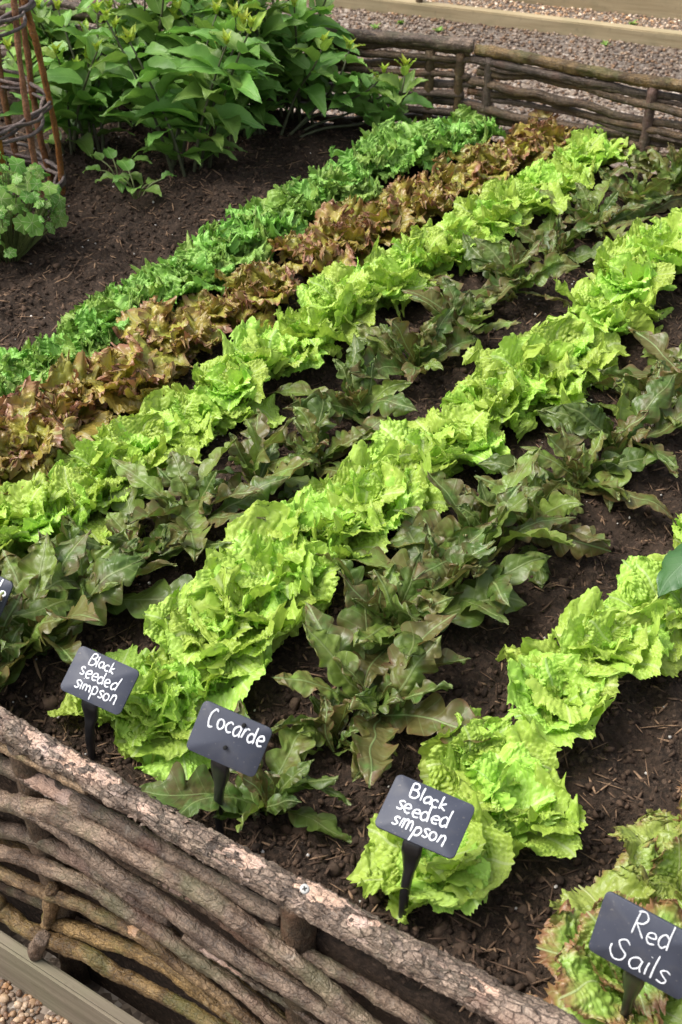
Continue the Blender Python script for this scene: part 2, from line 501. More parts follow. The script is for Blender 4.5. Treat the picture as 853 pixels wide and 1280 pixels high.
M['hole'] = simple_mat('dark_recess', (0.02, 0.02, 0.02), 0.8, 0.1)

# ------------------------------------------------------------------ ground, soil, gravel
def build_ground():
    n = 90
    gx = np.sign(np.linspace(-1, 1, n)) * np.abs(np.linspace(-1, 1, n)) ** 3 * 250
    X, Y = np.meshgrid(gx, gx + 4.0, indexing='ij')
    V = np.stack([X.ravel(), Y.ravel(), np.full(X.size, GROUND_Z)], -1)
    o = link('gravel_ground', mesh_from('gravel_ground', V, grid_faces(n, n), M['gravel']))
    tag(o, 'brown gravel path around the raised bed', 'gravel', kind='structure')
build_ground()

X0, X1 = -1.55, 1.75

def soil_height(P):
    P = np.asarray(P, float).copy(); P[:, 2] = 0
    h = 0.014 * vnoise(P, 5.0, 3) + 0.010 * vnoise(P, 13.0, 4)
    h += 0.0075 * fbm(P, 32.0, 2, 9)
    w1, w2 = worley(P[:, 0] * 45 + vnoise(P, 60, 5) * 0.5, P[:, 1] * 45 + vnoise(P, 60, 6) * 0.5, 21)
    clod = np.clip(0.75 - w1, 0, 1) * np.clip(vnoise(P, 12, 33) * 2 + 0.5, 0, 1) * (0.006 + 0.005 * vnoise(P, 110, 44))
    return h + clod + 0.0035 * vnoise(P, 130, 8) + 0.0022 * vnoise(P, 260, 18)

def build_soil():
    nx, nt = 620, 660
    xs = np.linspace(X0, X1, nx)
    t = np.linspace(0, 1, nt)
    yf = front_y(xs) + 0.012; yb = back_y(xs) - 0.03
    X = np.repeat(xs[:, None], nt, 1)
    Y = yf[:, None] + (yb - yf)[:, None] * t[None]
    P = np.stack([X.ravel(), Y.ravel(), np.zeros(X.size)], -1)
    P[:, 2] = soil_height(P)
    G = P.reshape(nx, nt, 3)
    # earth sides of the bed
    cols = [G]
    lo_f = G[:, :1].copy(); lo_f[..., 2] = GROUND_Z
    lo_b = G[:, -1:].copy(); lo_b[..., 2] = GROUND_Z
    mid_f = lo_f.copy(); mid_f[..., 2] = GROUND_Z * 0.5
    G = np.concatenate([lo_f, mid_f, G, lo_b], 1)
    o = link('soil', mesh_from('soil', G.reshape(-1, 3), grid_faces(nx, G.shape[1]), M['soil']))
    tag(o, 'dark brown crumbly soil filling the raised bed', 'soil', kind='structure')
build_soil()

ICO_V = None
def ico(sub):
    import bmesh
    bm = bmesh.new()
    bmesh.ops.create_icosphere(bm, subdivisions=sub, radius=1.0)
    V = np.array([v.co[:] for v in bm.verts]); Fc = np.array([[v.index for v in f.verts] for f in bm.faces])
    bm.free()
    return V, Fc
ICO1, ICO2 = ico(1), ico(2)

def rand_rot(n, flat=False):
    a = rng.uniform(0, 2 * np.pi, n)
    ca, sa = np.cos(a), np.sin(a)
    Rz = np.zeros((n, 3, 3)); Rz[:, 0, 0] = ca; Rz[:, 0, 1] = -sa; Rz[:, 1, 0] = sa; Rz[:, 1, 1] = ca; Rz[:, 2, 2] = 1
    b = rng.normal(0, 0.25 if flat else 1.5, n)
    cb, sb = np.cos(b), np.sin(b)
    Rx = np.zeros((n, 3, 3)); Rx[:, 0, 0] = 1; Rx[:, 1, 1] = cb; Rx[:, 1, 2] = -sb; Rx[:, 2, 1] = sb; Rx[:, 2, 2] = cb
    b = rng.normal(0, 0.25 if flat else 0.8, n)
    cb, sb = np.cos(b), np.sin(b)
    Ry = np.zeros((n, 3, 3)); Ry[:, 0, 0] = cb; Ry[:, 0, 2] = sb; Ry[:, 1, 1] = 1; Ry[:, 2, 0] = -sb; Ry[:, 2, 2] = cb
    return Rz @ Ry @ Rx

def scatter(T, pos, scl, rot, col, jit=0.2):
    tv, tf = T
    n = len(pos)
    V = tv[None] * scl[:, None, :]
    V = V * (1 + rng.normal(0, jit, (n, len(tv), 1)))
    V = np.einsum('nij,nkj->nki', rot, V) + pos[:, None]
    Fc = tf[None] + (np.arange(n) * len(tv))[:, None, None]
    return V.reshape(-1, 3), Fc.reshape(-1, 3), np.repeat(col, len(tv), 0)

def bed_points(n, near=0.0):
    """points on the soil, denser towards the viewer"""
    x = rng.uniform(X0 * 0.85, X1 * 0.8, n)
    t = rng.uniform(0, 1, n) ** (1.0 + near)
    y = front_y(x) + 0.03 + (back_y(x) - front_y(x) - 0.08) * t
    P = np.stack([x, y, np.zeros(n)], -1)
    P[:, 2] = soil_height(P)
    return P

def build_crumbs():
    Vs, Fs, Cs, k = [], [], [], 0
    def put(r):
        nonlocal k
        Vs.append(r[0]); Fs.append(r[1] + k); Cs.append(r[2]); k += len(r[0])
    n = 42000
    p = bed_points(n, 0.7); s = (np.minimum(rng.gamma(1.6, 0.0012, n) + 0.0007, 0.0055))
    scl = s[:, None] * rng.uniform(0.6, 1.3, (n, 3)); p[:, 2] += s * 0.3
    b = rng.uniform(0.35, 1.5, (n, 1)) * np.array([[0.055, 0.034, 0.022]])
    put(scatter(ICO1, p, scl, rand_rot(n), b, 0.30))
    n = 520
    p = bed_points(n, 0.5); s = rng.uniform(0.005, 0.011, n)
    scl = s[:, None] * rng.uniform(0.6, 1.3, (n, 3)); scl[:, 2] *= 0.7; p[:, 2] -= s * 0.2
    b = rng.uniform(0.8, 1.4, (n, 1)) * np.array([[0.060, 0.039, 0.026]])
    put(scatter(ICO2, p, scl, rand_rot(n), b, 0.16))
    n = 17000                                              # bark chips and straw-like fibres
    p = bed_points(n, 0.4); ln = rng.gamma(2.2, 0.0040, n) + 0.003
    scl = np.stack([ln, rng.uniform(0.0005, 0.0022, n), rng.uniform(0.0003, 0.0009, n)], -1); p[:, 2] += 0.002
    w = rng.uniform(0, 1, (n, 1)) ** 1.8
    b = (1 - w) * np.array([[0.06, 0.036, 0.024]]) + w * np.array([[0.26, 0.165, 0.10]])
    put(scatter(ICO1, p, scl, rand_rot(n, True), b, 0.15))
    n = 1000                                              # pale grit
    p = bed_points(n, 0.4); s = rng.uniform(0.0010, 0.0026, n); p[:, 2] += s * 0.8
    b = rng.uniform(0.3, 0.75, (n, 1)) * np.array([[1.0, 0.94, 0.86]])
    put(scatter(ICO1, p, s[:, None] * rng.uniform(0.7, 1.2, (n, 3)), rand_rot(n), b, 0.15))
    o = link('soil_crumbs', mesh_from('soil_crumbs', np.concatenate(Vs), np.concatenate(Fs), M['crumb'], False, colors=np.concatenate(Cs)))
    tag(o, 'crumbs, bark chips and pale grit scattered over the soil', 'soil crumbs', kind='stuff')
build_crumbs()

PEB = np.array([[0.30, 0.235, 0.175], [0.20, 0.135, 0.09], [0.42, 0.36, 0.29], [0.13, 0.10, 0.08], [0.33, 0.22, 0.13], [0.25, 0.22, 0.20], [0.5, 0.45, 0.4], [0.17, 0.12, 0.09]])
def pebbles(name, label, P, smin, smax, T, tone=1.0):
    n = len(P)
    s = rng.uniform(smin, smax, n)
    scl = s[:, None] * rng.uniform(0.65, 1.25, (n, 3)); scl[:, 2] *= 0.7
    P = P.copy(); P[:, 2] += s * rng.uniform(0.1, 0.6, n)
    c = PEB[rng.integers(0, len(PEB), n)] * rng.uniform(0.7, 1.15, (n, 1)) * tone
    V, Fc, C = scatter(T, P, scl, rand_rot(n, True), c, 0.07)
    o = link(name, mesh_from(name, V, Fc, M['pebble'], True, colors=C))
    tag(o, label, 'pebbles', kind='stuff')

board_out = float(np.dot(board_arris - fa, fout))
n = 7000
a = rng.uniform(-0.45, 0.45, n); b = board_out + rng.uniform(0.0, 0.28, n)
P = fa[None] + fdir[None] * a[:, None] + fout[None] * b[:, None]; P[:, 2] = GROUND_Z
pebbles('gravel_pebbles', 'brown and cream pebbles beside the front timber plank', P, 0.003, 0.0062, ICO2, np.array([0.85, 0.68, 0.52]))
EDGE1 = (on_z(430, -6, GROUND_Z + 0.05), on_z(853, 44, GROUND_Z + 0.05))
e1d = (EDGE1[1] - EDGE1[0]) / np.linalg.norm(EDGE1[1] - EDGE1[0])
def edge1_y(x): return EDGE1[0][1] + (x - EDGE1[0][0]) * e1d[1] / e1d[0]
n = 70000
x = rng.uniform(-1.4, 2.3, n); yb = back_y(x) + 0.10
y = yb + (7.2 - yb) * rng.uniform(0, 1, n)
near = y < edge1_y(x)
P = np.stack([x, y, np.full(n, GROUND_Z)], -1)
pebbles('gravel_pebbles', 'grey brown gravel stones behind the rear hurdles', P[near], 0.0035, 0.0085, ICO1, np.array([0.66, 0.57, 0.50]))
pebbles('gravel_pebbles', 'pale tan gravel stones beyond the timber edging', P[~near], 0.0035, 0.008, ICO1, np.array([1.6, 1.4, 1.2]))

# ------------------------------------------------------------------ timber
def plank(name, p0, d, L, out, w, z0, z1, mat, label, cat='timber edging', group=None):
    """a plank starting at p0 running L along d; w thick along out"""
    import bmesh
    bm = bmesh.new()
    r = bmesh.ops.create_cube(bm, size=1.0)
    bmesh.ops.scale(bm, vec=(L, w, z1 - z0), verts=bm.verts)
    bmesh.ops.bevel(bm, geom=bm.edges[:], offset=min(0.004, w * 0.2), segments=2, affect='EDGES')
    bmesh.ops.bisect_plane
    me = bpy.data.meshes.new(name)
    bm.to_mesh(me); bm.free()
    me.materials.append(mat)
    o = link(name, me)
    c = np.asarray(p0) + d * (L / 2) + out * (w / 2)
    o.location = (c[0], c[1], (z0 + z1) / 2)
    o.rotation_euler = (0, 0, math.atan2(d[1], d[0]))
    return tag(o, label, cat, group)

bw = float(np.dot(board_arris - board_in, fout))
plank('timber_plank', fa + fout * 0.035 - fdir * 1.2, fdir, 3.0, fout, bw, GROUND_Z - 0.05, BOARD_TOP, M['timber'],
      'weathered green-grey timber plank along the foot of the front hurdle')
for s, dd, lb in ((c_top, ldir, 'pale timber plank behind the left rear hurdle'), (c_top, rdir, 'pale timber plank behind the right rear hurdle')):
    o_ = np.array([-dd[1], dd[0], 0.0]); o_ = o_ if o_[1] > 0 else -o_
    plank('timber_plank', s + o_ * 0.06, dd, 1.9, o_, 0.04, GROUND_Z - 0.05, GROUND_Z + 0.17, M['timber_far'], lb)
eo = np.array([-e1d[1], e1d[0], 0.0])
plank('timber_plank', EDGE1[0] - e1d * 2.0, e1d, 3.93, eo, 0.05, GROUND_Z - 0.05, GROUND_Z + 0.05, M['timber_far'],
      'long pale timber edging board across the gravel at the back')
pe = EDGE1[0] + e1d * 1.945
plank('timber_plank', pe, e1d, 2.0, eo, 0.05, GROUND_Z - 0.05, GROUND_Z + 0.047, M['timber_far'],
      'short continuation of the edging board after its pale joint, at the right')
a2, b2 = on_z(640, 2, GROUND_Z), on_z(853, 26, GROUND_Z)
d2 = (b2 - a2) / np.linalg.norm(b2 - a2)
plank('timber_plank', a2 - d2 * 2.5, d2, 5.5, np.array([-d2[1], d2[0], 0]), 0.06, GROUND_Z - 0.05, GROUND_Z + 0.30, M['timber_far'],
      'high pale timber sleeper in the top right corner')
sp = on_z(523, 19, GROUND_Z)
V, Fq, uv = tube(catmull([sp + (0, 0, -0.05), sp + (0.004, 0, 0.2), sp + (0, 0.003, 0.45)], 0.02), 0.014, 10)
tag(link('wooden_stake', mesh_from('wooden_stake', V, Fq, M['bark_dark'], uv=uv, attrs={'peel': np.zeros(len(V))})), 'thin brown stake standing in front of the far edging board', 'stake')

# ------------------------------------------------------------------ wattle hurdles
def bark_disp(r0, seed, rough=1.0, knots=6, length=1.0):
    ks = rng.uniform(0, length, knots); kt = rng.uniform(0, 2 * np.pi, knots); kw = rng.uniform(0.005, 0.012, knots)
    def f(P, s, th):
        d = r0 * (0.10 * vnoise(P, 16, seed) + 0.06 * vnoise(P, 55, seed + 1) * rough)
        d += rough * 0.0010 * vnoise(P, 170, seed + 2) + rough * 0.0006 * vnoise(P, 420, seed + 4)
        ring = np.stack([s * 1.0, th * 0.004, np.zeros_like(s)], -1)
        d += rough * 0.0011 * np.clip(vnoise(ring, 120, seed + 8) - 0.35, 0, 1)
        pl_ = np.stack([s * 0.35, th * r0, np.zeros_like(s)], -1)
        pv = vnoise(pl_, 110, seed + 12)
        d += rough * 0.0010 * np.clip((pv - 0.1) * 5, 0, 1)
        for a, t, w in zip(ks, kt, kw):
            dth = np.abs((th - t + np.pi) % (2 * np.pi) - np.pi) * r0
            d += r0 * 0.28 * np.exp(-((s - a) ** 2 + dth ** 2) / w ** 2)
            d -= r0 * 0.22 * np.exp(-((s - a) ** 2 + dth ** 2) / (w * 0.45) ** 2)
        return d
    return f

def rod_mesh(name, P, rad, mat, nseg=20, step=0.004, rough=1.0, seed=0, knots=5, peel=None):
    P4 = np.hstack([np.asarray(P), np.broadcast_to(np.asarray(rad, float), (len(P),))[:, None]])
    Q = catmull(P4, step)
    L = float(np.sum(np.linalg.norm(np.diff(Q[:, :3], axis=0), axis=1)))
    r0 = float(np.mean(Q[:, 3]))
    V, Fq, uv = tube(Q[:, :3], Q[:, 3], nseg, bark_disp(r0, seed, rough, knots, L))
    pl = np.zeros(len(V))
    if peel is not None:
        m = peel(V) + 0.16 * vnoise(V, 130, seed + 3) + 0.10 * vnoise(V, 320, seed + 6)
        pl = np.clip((m - 0.46) / 0.06, 0, 1)
        C = np.repeat(Q[:, :3], nseg, 0)
        k = len(C)
        dirs = C - V[:k]; dirs /= np.linalg.norm(dirs, axis=1)[:, None] + 1e-9
        lip = np.exp(-((m - 0.43) / 0.04) ** 2)[:k]
        V[:k] += dirs * (0.0016 * pl[:k] - 0.0012 * lip)[:, None]
    return mesh_from(name, V, Fq, mat, uv=uv, attrs={'peel': pl})

fence = empty('wattle_hurdle', (float(fa[0]), float(fa[1]), GROUND_Z))
tag(fence, 'large front wattle hurdle of thick grey brown branches with peeling bark', 'wattle fence', 'wattle hurdles round the bed')
FO = np.array(fence.location)

rail_px = [(-260, 752), (-120, 835), (-30, 889), (0, 905), (100, 963), (180, 1011), (258, 1056), (381, 1125), (537, 1206), (640, 1262), (760, 1325), (900, 1400)]
rail = np.array([on_plane(x, y, fa, fout) for x, y in rail_px])
rail_dense = catmull(rail, 0.004)
def hit_rail(px, py):
    d = ray(px, py)
    ts = np.linspace(0.8, 2.2, 2800)
    Q = np.array([0, 0, CAM_H]) + d[None] * ts[:, None]
    D = np.array([np.min(np.linalg.norm(rail_dense - q, axis=1)) for q in Q])
    i = np.argmax(D < 0.0153)
    return Q[i] if D[i] < 0.0153 else Q[int(np.argmin(D))]
def rail_peel(V):
    W = V + FO
    out = np.zeros(len(V))
    # the bare patches of wood: centre (photo px), half length along, half width
    for px, py, L, w in ((80, 944, 0.062, 0.013), (116, 962, 0.03, 0.008), (302, 1070, 0.030, 0.010), (298, 1072, 0.02, 0.009), (405, 1122, 0.034, 0.011), (450, 1147, 0.022, 0.008), (180, 1010, 0.012, 0.006), (440, 1150, 0.012, 0.006), (600, 1232, 0.02, 0.006), (-40, 870, 0.04, 0.01)):
        c = hit_rail(px, py)
        d = W - c
        al = d @ fdir
        r = d - al[:, None] * fdir[None]
        q = 1.0 - np.sqrt((al / L) ** 2 + (np.linalg.norm(r, axis=1) / w) ** 2) * 0.5
        out = np.maximum(out, np.clip(q, 0, 1))
    return out
me = rod_mesh('top_rail', rail - FO, [0.0155, 0.0146, 0.0144, 0.0144, 0.0146, 0.0148, 0.0152, 0.0160, 0.0172, 0.0176, 0.018, 0.018], M['bark_rail'], 60, 0.0018, 1.6, 101, 14, rail_peel)
top_rail = link('top_rail', me, fence)
fl = Acc()
s_al = np.concatenate([[0], np.cumsum(np.linalg.norm(np.diff(rail_dense, axis=0), axis=1))])
for _ in range(330):                                      # loose flakes and curls of bark
    i = R.randrange(60, len(rail_dense) - 10)
    c0 = rail_dense[i]; t = rail_dense[min(i + 4, len(rail_dense) - 1)] - c0; t /= np.linalg.norm(t)
    th = R.gauss(1.2, 0.75)
    nrm = fout * math.cos(th) + np.array([0, 0, 1.0]) * math.sin(th)
    bi = np.cross(t, nrm)
    r0 = 0.0146 + 0.0028 * np.clip((i / len(rail_dense) - 0.5) * 2, 0, 1)
    L, W = R.uniform(0.002, 0.011) * (1.6 if R.random() < 0.08 else 1), R.uniform(0.0012, 0.0048)
    a, b = np.meshgrid(np.linspace(-1, 1, 7), np.linspace(-1, 1, 5), indexing='ij')
    sk = R.uniform(-0.8, 0.8); cu = R.uniform(0.0, 0.0030); ph = R.uniform(0, 6)
    w = 1 - 0.55 * np.abs(a) ** 2 + 0.18 * np.sin(a * 5 + ph)
    hgt = 0.0007 + cu * np.clip(a * R.choice((-1, 1)) * 0.7 + b * 0.5, 0, 2) ** 2
    P = c0 + t * (a * L)[..., None] + bi * (b * W * w + sk * a * W)[..., None] + nrm * (r0 + hgt - (b * W) ** 2 / (2 * r0))[..., None]
    P = P.reshape(-1, 3) - FO
    al = np.full(len(P), s_al[i])
    fl.add(P, grid_faces(7, 5), np.stack([al + (a * L).ravel(), (b * W).ravel()], -1), peel=0.0 if R.random() < 0.8 else 0.5)
link('loose_bark', fl.mesh('loose_bark', M['bark_rail']), fence)

rods = [  # photo-traced runs, half thickness in m, offset out of the plane
    ([(-160, 880), (-20, 944), (0, 955), (40, 972), (72, 991), (103, 1008), (140, 1026), (175, 1045), (220, 1073), (270, 1102), (320, 1131), (352, 1149)], 0.0125, 0.004, (50, 985, 0.045)),
    ([(-160, 950), (-20, 993), (0, 1000), (31, 1007), (62, 1014), (103, 1033), (147, 1057), (187, 1080), (225, 1100), (273, 1131), (318, 1165), (361, 1197), (417, 1243), (452, 1274), (520, 1330)], 0.0130, 0.022, None),
    ([(20, 1003), (75, 1034), (106, 1061), (131, 1083), (162, 1105), (203, 1130), (260, 1171), (308, 1203), (361, 1234), (417, 1269), (480, 1310)], 0.0128, 0.024, None),
    ([(-160, 990), (-20, 1030), (0, 1036), (31, 1042), (69, 1058), (103, 1079), (135, 1100), (175, 1131), (215, 1150)], 0.0122, 0.006, None),
    ([(-160, 1005), (-20, 1060), (0, 1066), (31, 1074), (78, 1092), (116, 1111), (150, 1133), (187, 1157), (212, 1174), (237, 1193), (280, 1224), (320, 1255), (370, 1300)], 0.0118, 0.020, None),
    ([(-160, 1020), (-20, 1082), (0, 1090), (31, 1105), (62, 1117), (100, 1131), (131, 1147), (166, 1162), (194, 1180), (219, 1202), (260, 1232), (310, 1275), (350, 1310)], 0.0098, 0.016, (160, 1160, 0.012)),
    ([(-160, 1060), (-20, 1120), (0, 1135), (25, 1156), (50, 1170), (75, 1180), (109, 1193), (141, 1214), (175, 1230), (212, 1249), (250, 1271), (310, 1308)], 0.0130, 0.030, None),
    ([(60, 1148), (90, 1160), (119, 1171), (162, 1186), (203, 1205), (237, 1230), (270, 1256), (330, 1300)], 0.0118, 0.010, None),
    ([(330, 1160), (400, 1203), (449, 1229), (487, 1253), (520, 1274), (580, 1312)], 0.0085, 0.006, None),
    ([(130, 1058), (165, 1084), (190, 1099), (231, 1121), (260, 1141), (310, 1180), (370, 1225)], 0.0048, -0.002, (210, 1110, 0.06)),
    ([(230, 1170), (280, 1204), (320, 1231), (360, 1256), (420, 1296)], 0.0034, 0.012, (320, 1230, 0.08)),
    ([(-100, 1000), (0, 1048), (60, 1076), (120, 1105), (180, 1142), (240, 1185), (300, 1230), (380, 1290)], 0.0085, -0.008, None),
    ([(-100, 1060), (0, 1106), (70, 1136), (140, 1170), (200, 1200), (260, 1240), (330, 1290)], 0.0085, -0.010, None),
    ([(-60, 905), (0, 932), (30, 948), (70, 968), (110, 990)], 0.006, 0.012, None),
]
for i, (px, r, off, pl) in enumerate(rods):
    P = np.array([on_plane(x, y, fa + fout * off, fout) for x, y in px])
    peel = None
    if pl:
        c = on_plane(pl[0], pl[1], fa + fout * (off + r), fout)
        def peel(V, c=c, L=pl[2], r=r):
            d = V + FO - c
            al = d @ fdir
            q = np.linalg.norm(d - al[:, None] * fdir[None], axis=1)
            return np.clip(1 - np.sqrt((al / L) ** 2 + (q / (r * 1.3)) ** 2) * 0.5, 0, 1)
    rr = r * R.uniform(0.9, 1.05) * np.array([0.90 - 0.22 * (j / (len(px) - 1)) + R.uniform(-0.06, 0.06) for j in range(len(px))])
    link('rod', rod_mesh('rod', P - FO, rr, M['bark'], 28, 0.003, 1.0, 200 + i * 7, 7, peel), fence)
# forked side branch and its sawn stub on the lowest rod
for px, r, off in (([(52, 1172), (62, 1150), (64, 1128), (66, 1110)], 0.0085, 0.016), ([(54, 1172), (48, 1181), (45, 1192)], 0.0095, 0.038)):
    P = np.array([on_plane(x, y, fa + fout * off, fout) for x, y in px])
    link('rod', rod_mesh('rod', P - FO, r, M['bark'], 20, 0.003, 1.0, 300, 2), fence)
for px in (371, 30, -200, 640):
    top = on_plane(px, (rail_px[0][1] + (px - rail_px[0][0]) * 0.577 + 25), fa, fout)
    top[2] = RAIL_Z - 0.012
    P = [np.array([top[0], top[1], GROUND_Z - 0.05]) - fout * 0.006, np.array([top[0], top[1], -0.2]) - fout * 0.004, top - fout * 0.002]
    link('post', rod_mesh('post', np.array(P) - FO, 0.018, M['bark_dark'], 20, 0.01, 0.7, 400 + int(px), 2), fence)
# cross-head screw in the top rail
sc_p = on_plane(381, 1111, fa + fout * 0.0195, fout)
sc_n = Vector(ray(381, 1111) * -1).normalized()
sc_n = (sc_n + Vector((0, 0, 0.5)) + Vector(fout) * 0.2).normalized()
def disc_v(r0, z0, r1, z1, n=20):
    a = np.linspace(0, 2 * np.pi, n, endpoint=False)
    ring = lambda r, z: np.stack([r * np.cos(a), r * np.sin(a), np.full(n, z)], -1)
    V = np.vstack([ring(r0, z0), ring(r0, z1), ring(r1, z1 + 0.0004), ring(0.00001, z1 + 0.0004)])
    return V, grid_faces(4, n, True)
V, Fq = disc_v(0.0046, -0.006, 0.0033, 0.0009)
scr = link('screw', mesh_from('screw', V, Fq, M['steel'], False), fence)
scr.location = sc_p - FO
scr.rotation_euler = sc_n.to_track_quat('Z', 'Y').to_euler()
def box_v(sx, sy, sz, c=(0, 0, 0)):
    V = np.array([[x, y, z] for x in (-1, 1) for y in (-1, 1) for z in (-1, 1)], float) * np.array([sx, sy, sz]) / 2 + np.array(c)
    Fq = np.array([[0, 1, 3, 2], [4, 6, 7, 5], [0, 4, 5, 1], [2, 3, 7, 6], [0, 2, 6, 4], [1, 5, 7, 3]])
    return V, Fq
ac = Acc()
for rr in (0.3, 0.3 + math.pi / 2):
    V, Fq = box_v(0.0048, 0.0011, 0.0004, (0, 0, 0.0014 + (0.00005 if rr > 1 else 0)))
    c, s = math.cos(rr), math.sin(rr)
    ac.add(V @ np.array([[c, s, 0], [-s, c, 0], [0, 0, 1]]), Fq)
link('screw_recess', ac.mesh('screw_recess', M['hole'], False), scr)

def back_hurdle(label, origin, d, span, rails, rods_px, posts, extra):
    root = empty('wattle_hurdle', (float(origin[0]), float(origin[1]), 0))
    tag(root, label, 'wattle fence', 'wattle hurdles round the bed')
    O = np.array(root.location)
    nrm = np.array([-d[1], d[0], 0.0])
    nrm = nrm if nrm[1] < 0 else -nrm                     # towards the viewer
    P = np.array([on_plane(x, y, origin, nrm) for x, y in rails[0]])
    link('top_rail', rod_mesh('top_rail', P - O, rails[1], M['bark'], 20, 0.008, 1.2, 500 + int(origin[0] * 10) + len(rods_px), 8), root)
    for i, (px, r) in enumerate(rods_px):
        P = catmull(np.array([on_plane(x, y, origin, nrm) for x, y in px]), 0.05)
        al = (P - origin) @ d
        P = P + nrm[None] * (0.006 * np.sin(al * math.pi / 0.33 + (i % 2) * math.pi))[:, None]
        P[:, 2] += np.array([R.uniform(-0.004, 0.004) for _ in P])
        link('rod', rod_mesh('rod', P - O, r * np.linspace(1.1, 0.85, len(P)), M['bark_dark'], 14, 0.008, 1.0, 600 + i * 5 + len(px), 5), root)
    for al in posts:
        b = origin + d * al
        P = [np.array([b[0], b[1], GROUND_Z - 0.03]), np.array([b[0], b[1], -0.1]), np.array([b[0], b[1], BACK_H - 0.012])]
        link('post', rod_mesh('post', np.array(P) - O, 0.0115, M['bark_dark'], 14, 0.02, 0.7, 700 + int(al * 100), 1), root)
    return root

def c3(*pts): return [(400 + x / 1.883, y / 1.883) for x, y in pts]
rr_rods = [(c3((360, 140), (520, 166), (690, 205), (853, 238), (1000, 262)), 0.0085), (c3((372, 168), (560, 192), (720, 232), (853, 270), (1000, 300)), 0.009),
           (c3((350, 188), (560, 232), (700, 270), (853, 303), (1000, 330)), 0.009), (c3((350, 212), (520, 238), (700, 290), (853, 318), (1000, 340)), 0.008),
           (c3((345, 242), (480, 278), (620, 300), (760, 322), (853, 336), (1000, 355)), 0.0095), (c3((400, 282), (520, 302), (650, 326), (800, 350)), 0.008),
           (c3((380, 155), (560, 180), (700, 216), (853, 252), (1000, 276)), 0.006), (c3((365, 225), (540, 258), (700, 296), (853, 328), (1000, 350)), 0.006), (c3((380, 262), (520, 292), (680, 318), (853, 352), (1000, 372)), 0.0065),
           (c3((330, 296), (470, 322), (640, 345), (853, 368), (1000, 385)), 0.008)]
back_hurdle('short rear wattle hurdle of dark rods right of the corner', c_top, rdir, 0, (c3((368, 116), (470, 134), (560, 152), (700, 180), (853, 203), (1000, 228)), 0.0125), rr_rods, [0.04, 0.42, 0.8], None)
ll = []
for j, y in enumerate((102, 122, 142, 160, 180, 200, 220, 240, 262, 284, 304)):
    sl = 0.083 - 0.0003 * (y - 100)
    ll.append((c3((-800, y - 18 + sl * -1140 + R.uniform(-5, 5)), (-400, y - 10 + sl * -740 + R.uniform(-5, 5)), (0, y - sl * 340 + R.uniform(-4, 4)), (160, y - sl * 180 + R.uniform(-4, 4)), (340 + (j % 3) * 14, y + R.uniform(-3, 3))), R.uniform(0.0085, 0.0105)))
back_hurdle('long rear wattle hurdle of stacked rods behind the leafy shrubs', c_top, ldir, 0, (c3((-1000, -5), (-500, 36), (0, 78), (180, 90), (362, 108)), 0.0135), ll, [0.03, 0.10, 0.5, 0.9, 1.3], None)

